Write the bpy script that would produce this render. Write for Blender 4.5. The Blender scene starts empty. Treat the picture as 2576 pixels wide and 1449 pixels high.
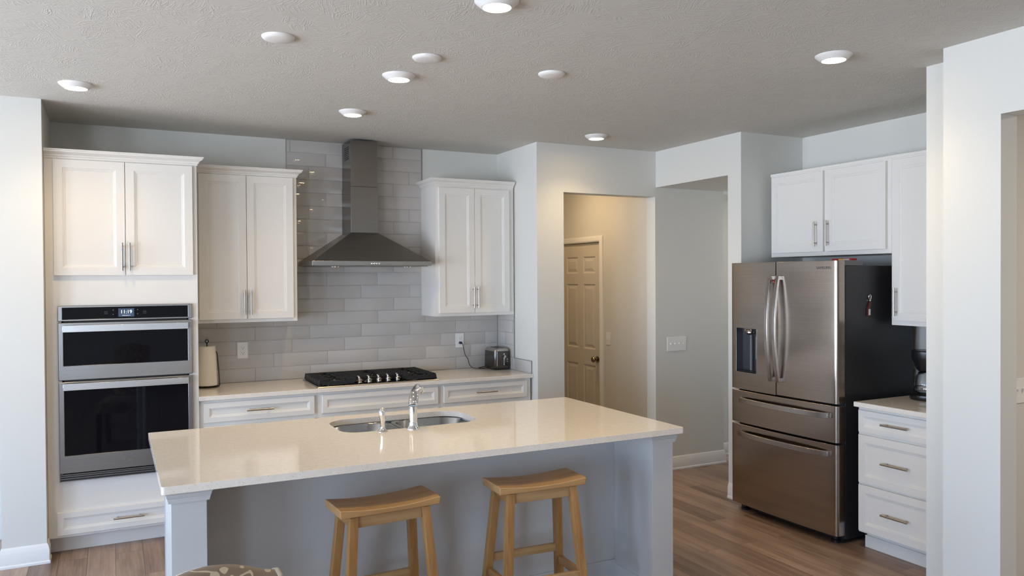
import bpy, bmesh, math, random
from mathutils import Vector, Matrix
random.seed(7)
S = bpy.context.scene
COL = S.collection
PI = math.pi

# ------------------------------------------------------------------ camera
cam_d = bpy.data.cameras.new('camera')
cam = bpy.data.objects.new('camera', cam_d)
COL.objects.link(cam)
cam_d.sensor_width = 36.0
cam_d.lens = 1980.1647 / 2576 * 36.0
cam_d.clip_start = 0.05
R_ = Vector((0.89110039, -0.45376704, -0.0059647))
U_ = Vector((0.01091552, 0.00829211, 0.99990604))
F_ = Vector((0.45367494, 0.89108177, -0.0123422))
cam.matrix_world = Matrix(((R_.x, U_.x, -F_.x, -0.61381), (R_.y, U_.y, -F_.y, -6.18990),
                           (R_.z, U_.z, -F_.z, 1.68344), (0, 0, 0, 1)))
S.camera = cam

# ------------------------------------------------------------------ colour management, world
S.view_settings.view_transform = 'Standard'
S.view_settings.look = 'None'
S.view_settings.exposure = -0.27
S.view_settings.gamma = 1.0
S.view_settings.use_curve_mapping = False
S.cycles.max_bounces = 10
S.cycles.diffuse_bounces = 7
S.cycles.glossy_bounces = 5
S.cycles.transmission_bounces = 6
S.cycles.transparent_max_bounces = 8
S.cycles.caustics_reflective = False
S.cycles.caustics_refractive = False
S.cycles.sample_clamp_indirect = 6.0
SKY = 19.5
LAMP = 66.0
w = bpy.data.worlds.new('sky')
S.world = w
w.use_nodes = True
nt = w.node_tree
nt.nodes.clear()
wo = nt.nodes.new('ShaderNodeOutputWorld')
bg = nt.nodes.new('ShaderNodeBackground')
tc = nt.nodes.new('ShaderNodeTexCoord')
sp = nt.nodes.new('ShaderNodeSeparateXYZ')
cr = nt.nodes.new('ShaderNodeValToRGB')
mr = nt.nodes.new('ShaderNodeMapRange')
mr.inputs[1].default_value = -1
mr.inputs[2].default_value = 1
nt.links.new(tc.outputs['Generated'], sp.inputs[0])
nt.links.new(sp.outputs['Z'], mr.inputs[0])
nt.links.new(mr.outputs[0], cr.inputs[0])
e = cr.color_ramp.elements
e[0].position = 0.0
e[0].color = (0.86, 0.96, 1.10, 1)
e[1].position = 1.0
e[1].color = (0.26, 0.44, 0.78, 1)
a = e.new(0.48)
a.color = (0.90, 1.03, 1.22, 1)
a = e.new(0.53)
a.color = (0.47, 0.68, 0.99, 1)
nt.links.new(cr.outputs[0], bg.inputs[0])
bg.inputs[1].default_value = SKY
nt.links.new(bg.outputs[0], wo.inputs[0])

H = 2.764
XMIN, XMAX, YMIN, YMAX = -5.2, 5.6, -10.0, 1.9
WIN_S = [(-4.9, -3.5)]       # openings in the front wall behind the camera
WIN_SZ = (0.35, 2.25)
WIN_L = [(-7.8, -6.0), (-5.2, -3.4), (-2.6, -0.8)]      # openings in the far left wall
WIN_LZ = (0.12, 2.25)


sl_ = bpy.data.lights.new('sun', 'SUN')
sl_.energy = 30.0
sl_.color = (1.0, 0.90, 0.76)
sl_.angle = math.radians(0.6)
sun = bpy.data.objects.new('sun', sl_)
COL.objects.link(sun)
sun.location = (-9, -9, 6)
sun.rotation_euler = Vector((0.80, -0.25, -0.68)).to_track_quat('-Z', 'Y').to_euler()
hl_ = bpy.data.lights.new('hall_fill_light', 'AREA')       # unseen warm fill, added to brighten the passage behind the doorway
hl_.shape = 'DISK'
hl_.size = 0.25
hl_.energy = 12.0
hl_.color = (1.0, 0.70, 0.40)
hl = bpy.data.objects.new('hall_fill_light', hl_)
hl.location = (3.05, 0.35, 2.74)
COL.objects.link(hl)
pl_ = bpy.data.lights.new('side_passage_fill_light', 'AREA')   # added fill with no visible fixture, lifts the grey side passage wall
pl_.shape = 'DISK'
pl_.size = 0.25
pl_.energy = 6.0
pl_.color = (1.0, 0.90, 0.80)
pl = bpy.data.objects.new('side_passage_fill_light', pl_)
sr_ = bpy.data.lights.new('side_room_fill_light', 'AREA')      # unseen fill added to lighten the side room and the opening's jamb
sr_.shape = 'DISK'
sr_.size = 0.3
sr_.energy = 38.0
sr_.color = (1.0, 0.86, 0.70)
sr = bpy.data.objects.new('side_room_fill_light', sr_)
sr.location = (4.3, -5.4, 2.70)
COL.objects.link(sr)
pl.location = (5.15, -1.12, 2.44)
COL.objects.link(pl)


def portal(loc, rot, sx, sy):
    l = bpy.data.lights.new('daylight_portal', 'AREA')
    l.shape = 'RECTANGLE'
    l.size = sx
    l.size_y = sy
    l.cycles.is_portal = True
    o = bpy.data.objects.new('daylight_portal', l)
    o.location = loc
    o.rotation_euler = rot
    COL.objects.link(o)


for x0, x1 in WIN_S:
    portal(((x0 + x1) / 2, YMIN - 0.1, sum(WIN_SZ) / 2), (PI / 2, 0, 0), x1 - x0, WIN_SZ[1] - WIN_SZ[0])
for y0, y1 in WIN_L:
    portal((XMIN - 0.1, (y0 + y1) / 2, sum(WIN_LZ) / 2), (PI / 2, 0, -PI / 2), y1 - y0, WIN_LZ[1] - WIN_LZ[0])


# ------------------------------------------------------------------ materials
def newmat(name):
    m = bpy.data.materials.new(name)
    m.use_nodes = True
    return m, m.node_tree, m.node_tree.nodes['Principled BSDF']


def mat(name, col, rough=0.5, metal=0.0, spec=0.5, coat=0.0, aniso=0.0, emit=None, es=0.0):
    m, t, b = newmat(name)
    b.inputs['Base Color'].default_value = (*col, 1)
    b.inputs['Roughness'].default_value = rough
    b.inputs['Metallic'].default_value = metal
    b.inputs['Specular IOR Level'].default_value = spec
    b.inputs['Coat Weight'].default_value = coat
    b.inputs['Coat Roughness'].default_value = 0.05
    if aniso:
        b.inputs['Anisotropic'].default_value = aniso
        tg = t.nodes.new('ShaderNodeTangent')
        tg.direction_type = 'RADIAL'
        tg.axis = 'Z'
        t.links.new(tg.outputs[0], b.inputs['Tangent'])
    if emit:
        b.inputs['Emission Color'].default_value = (*emit, 1)
        b.inputs['Emission Strength'].default_value = es
    return m


def node(t, kind, **kw):
    n = t.nodes.new(kind)
    for k, v in kw.items():
        setattr(n, k, v)
    return n


def math_(t, op, a, b=None, c=None, clamp=False):
    n = t.nodes.new('ShaderNodeMath')
    n.operation = op
    n.use_clamp = clamp
    for i, v in enumerate((a, b, c)):
        if v is None:
            continue
        if isinstance(v, (int, float)):
            n.inputs[i].default_value = v
        else:
            t.links.new(v, n.inputs[i])
    return n.outputs[0]


def mapping(t, scale=(1, 1, 1), rot=(0, 0, 0), loc=(0, 0, 0), src=None):
    n = t.nodes.new('ShaderNodeMapping')
    n.inputs['Scale'].default_value = scale
    n.inputs['Rotation'].default_value = rot
    n.inputs['Location'].default_value = loc
    if src is None:
        g = t.nodes.new('ShaderNodeTexCoord')
        src = g.outputs['Object']
    t.links.new(src, n.inputs[0])
    return n.outputs[0]


def noise(t, vec, scale, detail=2, rough=0.5, out=0):
    n = t.nodes.new('ShaderNodeTexNoise')
    n.inputs['Scale'].default_value = scale
    n.inputs['Detail'].default_value = detail
    n.inputs['Roughness'].default_value = rough
    t.links.new(vec, n.inputs['Vector'])
    return n.outputs[out]


def ramp(t, fac, stops):
    n = t.nodes.new('ShaderNodeValToRGB')
    el = n.color_ramp.elements
    while len(el) > 1:
        el.remove(el[0])
    el[0].position = stops[0][0]
    el[0].color = (*stops[0][1], 1)
    for p_, c_ in stops[1:]:
        q = el.new(p_)
        q.color = (*c_, 1)
    t.links.new(fac, n.inputs[0])
    return n.outputs[0]


def bump(t, b, height, strength=0.2, dist=0.01):
    n = t.nodes.new('ShaderNodeBump')
    n.inputs['Strength'].default_value = strength
    n.inputs['Distance'].default_value = dist
    t.links.new(height, n.inputs['Height'])
    t.links.new(n.outputs[0], b.inputs['Normal'])


def paint_mat(name, col, rough=0.6, bs=0.12):
    m, t, b = newmat(name)
    b.inputs['Base Color'].default_value = (*col, 1)
    b.inputs['Roughness'].default_value = rough
    b.inputs['Specular IOR Level'].default_value = 0.35
    v = mapping(t)
    bump(t, b, noise(t, v, 220, 3), bs, 0.001)
    return m


def ceiling_mat():
    m, t, b = newmat('ceiling_texture')
    b.inputs['Base Color'].default_value = (0.605, 0.598, 0.56, 1)
    b.inputs['Roughness'].default_value = 0.85
    b.inputs['Specular IOR Level'].default_value = 0.2
    total = None
    # stomp-brush texture: short ridges fanned in several directions, in irregular patches
    for k, ang in enumerate((0.1, 0.75, 1.35, 1.95, 2.6)):
        base = mapping(t, (1, 1, 1), (0, 0, ang), (k * 3.7, k * 1.3, 0))
        wob = noise(t, base, 3.5, 2, 0.5, 1)
        add = node(t, 'ShaderNodeVectorMath', operation='MULTIPLY_ADD')
        t.links.new(wob, add.inputs[0])
        add.inputs[1].default_value = (0.10, 0.10, 0)
        t.links.new(base, add.inputs[2])
        st = mapping(t, (9, 75, 1), src=add.outputs[0])
        n1 = noise(t, st, 1.0, 1.5, 0.5)
        rid = math_(t, 'ABSOLUTE', math_(t, 'SUBTRACT', n1, 0.5))
        rid = math_(t, 'SUBTRACT', 1.0, math_(t, 'MULTIPLY', rid, 16.0), clamp=True)
        msk = noise(t, mapping(t, (1, 1, 1), (0, 0, 0), (k * 9.1, k * 5.7, 2)), 7.0, 1)
        msk = math_(t, 'MULTIPLY', math_(t, 'SUBTRACT', msk, 0.53), 12.0, clamp=True)
        v = math_(t, 'MULTIPLY', rid, msk)
        total = v if total is None else math_(t, 'MAXIMUM', total, v)
    fine = noise(t, mapping(t), 60, 3)
    h = math_(t, 'ADD', total, math_(t, 'MULTIPLY', fine, 0.15))
    bump(t, b, h, 0.28, 0.004)
    return m


def floor_mat():
    m, t, b = newmat('vinyl_planks')
    v0 = mapping(t, (1, 1, 1), (0, 0, PI / 2))
    br = t.nodes.new('ShaderNodeTexBrick')
    br.offset = 0.37
    br.offset_frequency = 2
    br.inputs['Scale'].default_value = 1.0
    br.inputs['Brick Width'].default_value = 1.22
    br.inputs['Row Height'].default_value = 0.152
    br.inputs['Mortar Size'].default_value = 0.0012
    br.inputs['Mortar Smooth'].default_value = 0.3
    br.inputs['Color1'].default_value = (0, 0, 0, 1)
    br.inputs['Color2'].default_value = (1, 1, 1, 1)
    br.inputs['Mortar'].default_value = (0, 0, 0, 1)
    t.links.new(v0, br.inputs['Vector'])
    bw = node(t, 'ShaderNodeSeparateColor')
    t.links.new(br.outputs['Color'], bw.inputs[0])
    pl = bw.outputs[0]
    cx = node(t, 'ShaderNodeCombineXYZ')
    t.links.new(math_(t, 'MULTIPLY', pl, 17.0), cx.inputs[0])
    t.links.new(math_(t, 'MULTIPLY', pl, 9.0), cx.inputs[1])
    ad = node(t, 'ShaderNodeVectorMath', operation='ADD')
    t.links.new(mapping(t, (9, 0.7, 1)), ad.inputs[0])
    t.links.new(cx.outputs[0], ad.inputs[1])
    g1 = noise(t, ad.outputs[0], 1.6, 6, 0.62)
    ad2 = node(t, 'ShaderNodeVectorMath', operation='ADD')
    t.links.new(mapping(t, (60, 1.6, 1)), ad2.inputs[0])
    t.links.new(cx.outputs[0], ad2.inputs[1])
    g2 = noise(t, ad2.outputs[0], 1.5, 4, 0.6)
    f = math_(t, 'ADD', math_(t, 'MULTIPLY', g1, 0.7), math_(t, 'MULTIPLY', g2, 0.30))
    f = math_(t, 'ADD', f, math_(t, 'MULTIPLY', math_(t, 'SUBTRACT', pl, 0.72), 0.22))
    col = ramp(t, f, [(0.25, (0.125, 0.078, 0.055)), (0.42, (0.235, 0.155, 0.112)),
                      (0.58, (0.36, 0.25, 0.185)), (0.75, (0.49, 0.37, 0.29))])
    mx = node(t, 'ShaderNodeMix', data_type='RGBA')
    t.links.new(br.outputs['Fac'], mx.inputs['Factor'])
    t.links.new(col, mx.inputs['A'])
    mx.inputs['B'].default_value = (0.05, 0.03, 0.02, 1)
    t.links.new(mx.outputs['Result'], b.inputs['Base Color'])
    b.inputs['Roughness'].default_value = 0.36
    bump(t, b, math_(t, 'SUBTRACT', math_(t, 'MULTIPLY', g2, 0.3), br.outputs['Fac']), 0.15, 0.002)
    return m


def quartz_mat():
    m, t, b = newmat('quartz')
    v = mapping(t)
    vo = t.nodes.new('ShaderNodeTexVoronoi')
    vo.inputs['Scale'].default_value = 210
    t.links.new(v, vo.inputs['Vector'])
    sc_ = node(t, 'ShaderNodeSeparateColor')
    t.links.new(vo.outputs['Color'], sc_.inputs[0])
    near = math_(t, 'LESS_THAN', vo.outputs['Distance'], 0.26)
    dark = math_(t, 'MULTIPLY', near, math_(t, 'LESS_THAN', sc_.outputs[0], 0.09))
    lite = math_(t, 'MULTIPLY', near, math_(t, 'GREATER_THAN', sc_.outputs[0], 0.93))
    blot = noise(t, v, 35, 4)
    base = ramp(t, blot, [(0.3, (0.74, 0.69, 0.62)), (0.7, (0.79, 0.745, 0.68))])
    m1 = node(t, 'ShaderNodeMix', data_type='RGBA')
    t.links.new(dark, m1.inputs['Factor'])
    t.links.new(base, m1.inputs['A'])
    m1.inputs['B'].default_value = (0.30, 0.26, 0.23, 1)
    m2 = node(t, 'ShaderNodeMix', data_type='RGBA')
    t.links.new(lite, m2.inputs['Factor'])
    t.links.new(m1.outputs['Result'], m2.inputs['A'])
    m2.inputs['B'].default_value = (0.95, 0.93, 0.9, 1)
    t.links.new(m2.outputs['Result'], b.inputs['Base Color'])
    b.inputs['Roughness'].default_value = 0.06
    b.inputs['Specular IOR Level'].default_value = 0.55
    return m


def wood_mat(name, axis, c0, c1, c2):
    m, t, b = newmat(name)
    s = [38, 38, 38]
    s[axis] = 2.2
    v = mapping(t, tuple(s))
    g = noise(t, v, 1.0, 5, 0.62)
    s2 = [9, 9, 9]
    s2[axis] = 0.9
    g2 = noise(t, mapping(t, tuple(s2)), 1.0, 2, 0.5)
    f = math_(t, 'ADD', math_(t, 'MULTIPLY', g, 0.6), math_(t, 'MULTIPLY', g2, 0.4))
    t.links.new(ramp(t, f, [(0.32, c0), (0.5, c1), (0.68, c2)]), b.inputs['Base Color'])
    b.inputs['Roughness'].default_value = 0.42
    b.inputs['Coat Weight'].default_value = 0.0
    b.inputs['Coat Roughness'].default_value = 0.2
    bump(t, b, g, 0.08, 0.001)
    return m


def steel_mat(name, col, rough=0.25, grain=(2, 2, 260), aniso=0.7, bs=0.02):
    m, t, b = newmat(name)
    v = mapping(t, grain)
    n = noise(t, v, 1.0, 2, 0.6)
    t.links.new(ramp(t, n, [(0.3, tuple(c * 0.93 for c in col)), (0.7, tuple(min(1, c * 1.05) for c in col))]),
                b.inputs['Base Color'])
    b.inputs['Metallic'].default_value = 1.0
    b.inputs['Roughness'].default_value = rough
    b.inputs['Anisotropic'].default_value = aniso
    tg = t.nodes.new('ShaderNodeTangent')
    tg.direction_type = 'RADIAL'
    tg.axis = 'Z'
    t.links.new(tg.outputs[0], b.inputs['Tangent'])
    return m


def tile_mat():
    m, t, b = newmat('glazed_tile')
    g = t.nodes.new('ShaderNodeNewGeometry')
    col = ramp(t, g.outputs['Random Per Island'], [(0.0, (0.50, 0.478, 0.455)), (1.0, (0.52, 0.498, 0.475))])
    t.links.new(col, b.inputs['Base Color'])
    b.inputs['Roughness'].default_value = 0.06
    b.inputs['Specular IOR Level'].default_value = 0.6
    bump(t, b, noise(t, mapping(t, (1, 1, 1)), 11, 2), 0.08, 0.003)
    return m


def fabric_mat():
    m, t, b = newmat('floral_upholstery')
    v = mapping(t)
    wob = noise(t, v, 6, 2, 0.5, 1)
    add = node(t, 'ShaderNodeVectorMath', operation='MULTIPLY_ADD')
    t.links.new(wob, add.inputs[0])
    add.inputs[1].default_value = (0.16, 0.16, 0.16)
    t.links.new(v, add.inputs[2])
    vo = t.nodes.new('ShaderNodeTexVoronoi')
    vo.feature = 'SMOOTH_F1'
    vo.inputs['Scale'].default_value = 27
    vo.inputs['Smoothness'].default_value = 0.25
    t.links.new(add.outputs[0], vo.inputs['Vector'])
    leaf = math_(t, 'LESS_THAN', vo.outputs['Distance'], 0.30)
    vein = noise(t, add.outputs[0], 13, 0)
    vein = math_(t, 'LESS_THAN', math_(t, 'ABSOLUTE', math_(t, 'SUBTRACT', vein, 0.5)), 0.028)
    f = math_(t, 'MAXIMUM', leaf, vein)
    shade = noise(t, v, 60, 2)
    f2 = math_(t, 'MULTIPLY', f, math_(t, 'ADD', 0.6, math_(t, 'MULTIPLY', shade, 0.6)), clamp=True)
    t.links.new(ramp(t, f2, [(0.1, (0.20, 0.135, 0.085)), (0.9, (0.50, 0.41, 0.27))]), b.inputs['Base Color'])
    b.inputs['Roughness'].default_value = 0.75
    b.inputs['Sheen Weight'].default_value = 0.3
    bump(t, b, f, 0.3, 0.002)
    return m


def glass_mat(name, col=(1, 1, 1), rough=0.0):
    m, t, b = newmat(name)
    b.inputs['Base Color'].default_value = (*col, 1)
    b.inputs['Transmission Weight'].default_value = 1.0
    b.inputs['Roughness'].default_value = rough
    b.inputs['IOR'].default_value = 1.45
    return m


WALLC = (0.655, 0.652, 0.615)
M = dict(
    wall=paint_mat('wall_paint', WALLC),
    ceil=ceiling_mat(),
    floor=floor_mat(),
    trim=mat('trim_paint', (0.76, 0.755, 0.74), 0.35),
    cab=mat('cabinet_paint', (0.745, 0.727, 0.69), 0.32),
    cabin=mat('cabinet_inner', (0.60, 0.58, 0.55), 0.5),
    island=mat('island_paint', (0.52, 0.53, 0.53), 0.30),
    quartz=quartz_mat(),
    tile=tile_mat(),
    grout=mat('grout', (0.42, 0.41, 0.40), 0.9),
    edge=mat('tile_edge_trim', (0.33, 0.33, 0.35), 0.35, 0.8),
    nickel=steel_mat('brushed_nickel', (0.42, 0.39, 0.35), 0.30, (60, 60, 60), 0.3),
    steel=steel_mat('stainless', (0.36, 0.35, 0.335), 0.27),
    hood=steel_mat('hood_stainless', (0.235, 0.22, 0.205), 0.26),
    fridge=steel_mat('fridge_stainless', (0.37, 0.315, 0.268), 0.20, (2, 2, 260), 0.75),
    fside=mat('fridge_side', (0.018, 0.0175, 0.019), 0.42),
    hinge=mat('hinge_grey', (0.12, 0.12, 0.125), 0.4),
    chrome=mat('chrome', (0.80, 0.80, 0.80), 0.04, 1.0),
    fridge_handle=steel_mat('fridge_handle_steel', (0.46, 0.43, 0.40), 0.24),
    sink=steel_mat('sink_steel', (0.36, 0.35, 0.335), 0.22, (60, 60, 60), 0.4),
    blackglass=mat('black_glass', (0.004, 0.004, 0.006), 0.03, 0, 0.22),
    black=mat('black_plastic', (0.012, 0.012, 0.013), 0.25),
    iron=mat('cast_iron', (0.012, 0.012, 0.013), 0.42),
    burner=mat('burner_cap', (0.02, 0.02, 0.02), 0.3),
    brass=mat('burner_ring', (0.55, 0.5, 0.42), 0.3, 1.0),
    white=mat('white_plastic', (0.80, 0.80, 0.78), 0.35),
    slot=mat('slot_dark', (0.02, 0.02, 0.02), 0.6),
    wire=mat('black_wire', (0.012, 0.011, 0.010), 0.35, 0.5),
    paper=mat('paper', (0.82, 0.78, 0.70), 0.9),
    card=mat('cardboard_core', (0.35, 0.22, 0.13), 0.9),
    toaster=mat('dark_steel', (0.10, 0.09, 0.085), 0.22, 0.9),
    toastop=mat('toaster_top', (0.50, 0.47, 0.44), 0.3, 1.0),
    door=paint_mat('door_paint', (0.60, 0.56, 0.49), 0.45, 0.05),
    knob=mat('aged_bronze', (0.30, 0.235, 0.16), 0.25, 1.0),
    lamp=mat('lamp_lens', (0.9, 0.9, 0.9), 0.5, emit=(1.0, 0.74, 0.42), es=LAMP),
    screen=mat('oven_screen', (0.02, 0.03, 0.05), 0.1, emit=(0.045, 0.075, 0.13), es=1.0),
    glow=mat('screen_digits', (0.9, 0.9, 0.9), 0.5, emit=(0.85, 0.92, 1.0), es=1.1),
    icon=mat('panel_icon', (0.16, 0.17, 0.18), 0.5),
    red=mat('red_plastic', (0.40, 0.02, 0.015), 0.3),
    darkred=mat('dark_red_bottle', (0.09, 0.010, 0.010), 0.25),
    handle=steel_mat('lit_handle_steel', (0.64, 0.63, 0.62), 0.26),  # oven handles: base lightened to stand in for the bright window reflection
    yellow=mat('yellow_print', (0.75, 0.52, 0.08), 0.5),
    label=mat('pale_print', (0.62, 0.60, 0.58), 0.5),
    glass=glass_mat('clear_glass'),
    coffee=mat('coffee_grey', (0.15, 0.15, 0.15), 0.3),
    fabric=fabric_mat(),
    welt=mat('welt_cord', (0.42, 0.36, 0.28), 0.7),
    darkwood=wood_mat('dark_wood', 2, (0.05, 0.028, 0.016), (0.08, 0.045, 0.025), (0.12, 0.07, 0.04)),
)
OAK = ((0.22, 0.105, 0.032), (0.33, 0.168, 0.055), (0.43, 0.245, 0.095))
M['oak_x'] = wood_mat('oak_seat', 0, (0.36, 0.195, 0.075), (0.46, 0.265, 0.11), (0.54, 0.33, 0.15))
M['oak_z'] = wood_mat('oak_leg', 2, *OAK)
M['oak_h'] = wood_mat('oak_rail', 0, (0.30, 0.18, 0.08), (0.40, 0.25, 0.115), (0.50, 0.33, 0.16))
M['oak_y'] = wood_mat('oak_side_rail', 1, *OAK)


# ------------------------------------------------------------------ mesh helpers
class MB:
    def __init__(s):
        s.bm = bmesh.new()

    def face(s, pts):
        try:
            return s.bm.faces.new([s.bm.verts.new(p) for p in pts])
        except ValueError:
            return None

    def box(s, x0, x1, y0, y1, z0, z1):
        v = [s.bm.verts.new((x, y, z)) for z in (z0, z1) for y in (y0, y1) for x in (x0, x1)]
        for f in ((0, 2, 3, 1), (4, 5, 7, 6), (0, 1, 5, 4), (2, 6, 7, 3), (0, 4, 6, 2), (1, 3, 7, 5)):
            s.bm.faces.new([v[i] for i in f])
        return s

    def hexa(s, bottom, top):
        n = len(bottom)
        b = [s.bm.verts.new(p) for p in bottom]
        t = [s.bm.verts.new(p) for p in top]
        s.bm.faces.new(b[::-1])
        s.bm.faces.new(t)
        for i in range(n):
            j = (i + 1) % n
            s.bm.faces.new((b[i], b[j], t[j], t[i]))
        return s

    def loft(s, rings, cap0=True, cap1=True, closed=True):
        vs = [[s.bm.verts.new(p) for p in r] for r in rings]
        n = len(vs[0])
        for a_, b_ in zip(vs, vs[1:]):
            for i in range(n if closed else n - 1):
                j = (i + 1) % n
                s.bm.faces.new((a_[i], a_[j], b_[j], b_[i]))
        if cap0:
            s.bm.faces.new(vs[0][::-1])
        if cap1:
            s.bm.faces.new(vs[-1])
        return s

    def prism(s, poly, axis, a_, b_):
        def P(p, d):
            if axis == 'x':
                return (d, p[0], p[1])
            if axis == 'y':
                return (p[0], d, p[1])
            return (p[0], p[1], d)
        return s.loft([[P(p, a_) for p in poly], [P(p, b_) for p in poly]])

    def lathe(s, prof, c=(0, 0, 0), axis='z', n=32, cap=True):
        rings = []
        for r, h in prof:
            ring = []
            for i in range(n):
                t_ = 2 * PI * i / n
                a_, b_ = r * math.cos(t_), r * math.sin(t_)
                if axis == 'z':
                    ring.append((c[0] + a_, c[1] + b_, c[2] + h))
                elif axis == 'y':
                    ring.append((c[0] + a_, c[1] + h, c[2] + b_))
                else:
                    ring.append((c[0] + h, c[1] + a_, c[2] + b_))
            rings.append(ring)
        return s.loft(rings, cap, cap)

    def tube(s, pts, r, n=12, flat=None, up=None):
        pts = [Vector(p) for p in pts]
        rs = r if isinstance(r, (list, tuple)) else [r] * len(pts)
        rings = []
        prev = None
        for i, p in enumerate(pts):
            if i == 0:
                d = pts[1] - pts[0]
            elif i == len(pts) - 1:
                d = pts[-1] - pts[-2]
            else:
                d = (pts[i + 1] - p).normalized() + (p - pts[i - 1]).normalized()
            d.normalize()
            if up is not None:
                ref = Vector(up)
            elif prev is None:
                ref = Vector((0, 0, 1)) if abs(d.z) < 0.9 else Vector((1, 0, 0))
            else:
                ref = prev
            a_ = ref - d * ref.dot(d)
            a_.normalize()
            prev = a_
            b_ = d.cross(a_)
            ring = []
            if flat:
                hw, hh = flat
                k = rs[i]
                for u_, v_ in ((-1, -1), (1, -1), (1, 1), (-1, 1)):
                    ring.append(p + a_ * (u_ * hw * k) + b_ * (v_ * hh * k))
            else:
                for j in range(n):
                    t_ = 2 * PI * j / n
                    ring.append(p + a_ * (rs[i] * math.cos(t_)) + b_ * (rs[i] * math.sin(t_)))
            rings.append(ring)
        return s.loft(rings)

    def build(s, name, m, parent=None, bevel=0.0, seg=2, smooth=35, local=False, weld=False):
        if weld:
            bmesh.ops.remove_doubles(s.bm, verts=s.bm.verts, dist=1e-5)
        bmesh.ops.recalc_face_normals(s.bm, faces=s.bm.faces)
        me = bpy.data.meshes.new(name)
        if parent is not None and not local:
            L = Vector((0, 0, 0))
            p = parent
            while p is not None:
                L += p.location
                p = p.parent
            bmesh.ops.translate(s.bm, verts=s.bm.verts, vec=-L)
        s.bm.to_mesh(me)
        s.bm.free()
        o = bpy.data.objects.new(name, me)
        COL.objects.link(o)
        o.parent = parent
        me.materials.append(M[m] if isinstance(m, str) else m)
        if smooth:
            me.polygons.foreach_set('use_smooth', [True] * len(me.polygons))
            me.set_sharp_from_angle(angle=math.radians(smooth))
        if bevel:
            b = o.modifiers.new('bevel', 'BEVEL')
            b.width = bevel
            b.segments = seg
            b.limit_method = 'ANGLE'
            b.angle_limit = math.radians(40)
            b.harden_normals = False
        return o


def thing(name, label, cat, loc=(0, 0, 0), group=None):
    o = bpy.data.objects.new(name, None)
    COL.objects.link(o)
    o.location = loc
    o.empty_display_size = 0.1
    tag(o, label, cat, group)
    return o


def tag(o, label, cat, group=None):
    o['label'] = label
    o['category'] = cat
    if group:
        o['group'] = group
    return o


def struct(o):
    o['kind'] = 'structure'
    return o


def dup(root, loc, label):
    r = root.copy()
    COL.objects.link(r)
    r.location = loc
    r['label'] = label
    for ch in root.children:
        c = ch.copy()
        COL.objects.link(c)
        c.parent = r
        for g in ch.children:
            d = g.copy()
            COL.objects.link(d)
            d.parent = c
    return r


def text(body, size, name, m, parent, world, rot, sx=1.0, depth=0.0003, align='CENTER'):
    cu = bpy.data.curves.new(name, 'FONT')
    cu.body = body
    cu.size = size
    cu.extrude = depth
    cu.align_x = align
    cu.align_y = 'CENTER'
    tmp = bpy.data.objects.new(name, cu)
    COL.objects.link(tmp)
    bpy.context.view_layer.update()
    me = bpy.data.meshes.new_from_object(tmp.evaluated_get(bpy.context.evaluated_depsgraph_get()))
    bpy.data.objects.remove(tmp)
    me.materials.clear()
    me.materials.append(M[m])
    L = Vector((0, 0, 0))
    p = parent
    while p is not None:
        L += p.location
        p = p.parent
    mx = Matrix.Translation(Vector(world) - L) @ Matrix.Rotation(rot[2], 4, 'Z') @ Matrix.Rotation(rot[0], 4, 'X') @ Matrix.Diagonal((sx, 1, 1, 1))
    me.transform(mx)
    o = bpy.data.objects.new(name, me)
    COL.objects.link(o)
    o.parent = parent
    return o


def rrect(x0, x1, y0, y1, r, n=8):
    pts = []
    rr = r if isinstance(r, (list, tuple)) else [r] * 4
    for k, (cx_, cy_, a0) in enumerate(((x1, y1, 0), (x0, y1, PI / 2), (x0, y0, PI), (x1, y0, 1.5 * PI))):
        q = rr[k]
        ox = cx_ - q if cx_ == x1 else cx_ + q
        oy = cy_ - q if cy_ == y1 else cy_ + q
        for i in range(n + 1):
            t_ = a0 + PI / 2 * i / n
            pts.append((ox + q * math.cos(t_), oy + q * math.sin(t_)))
    return pts


# door / drawer panel: rings of (inset, height above back plane); facing '-y' or '-x'
DOOR_P = [(0, 0), (0, .017), (.0015, .019), (.050, .019), (.0515, .0165), (.057, .0155), (.0585, .013),
          (.064, .0125), (.066, .010), (.069, .010)]
DRAW_P = [(0, 0), (0, .017), (.0015, .019), (.034, .019), (.0355, .0165), (.040, .0155), (.0415, .013),
          (.046, .0125), (.048, .010), (.050, .010)]
TALLDRAW_P = [(0, 0), (0, .017), (.0015, .019), (.045, .019), (.0465, .0165), (.052, .0155), (.0535, .013),
              (.059, .0125), (.061, .010), (.064, .010)]


def panel(name, facing, plane, a0, a1, b0, b1, parent, prof=DOOR_P, m='cab'):
    mb = MB()
    rings = []
    for ins, d in prof:
        q = [(a0 + ins, b0 + ins), (a1 - ins, b0 + ins), (a1 - ins, b1 - ins), (a0 + ins, b1 - ins)]
        if facing == 'y':
            rings.append([(a_, plane - d, b_) for a_, b_ in q])
        else:
            rings.append([(plane - d, a_, b_) for a_, b_ in q])
    mb.loft(rings)
    return mb.build(name, m, parent, smooth=0)


def bar_handle(facing, plane, a, b, vertical, parent, L=.176, off=.030):
    """bar pull centred at (a,b) on the plane"""
    mb = MB()
    h = L / 2

    def P(u_, d, v_):
        return (u_, plane - d, v_) if facing == 'y' else (plane - d, u_, v_)
    if vertical:
        mb.tube([P(a, off, b - h), P(a, off, b + h)], .006, 14)
        for s_ in (-1, 1):
            mb.tube([P(a, -.004, b + s_ * .064), P(a, off, b + s_ * .064)], .0045, 10)
    else:
        mb.tube([P(a - h, off, b), P(a + h, off, b)], .006, 14)
        for s_ in (-1, 1):
            mb.tube([P(a + s_ * .064, -.004, b), P(a + s_ * .064, off, b)], .0045, 10)
    return mb.build('handle', 'nickel', parent, local=False)


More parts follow.
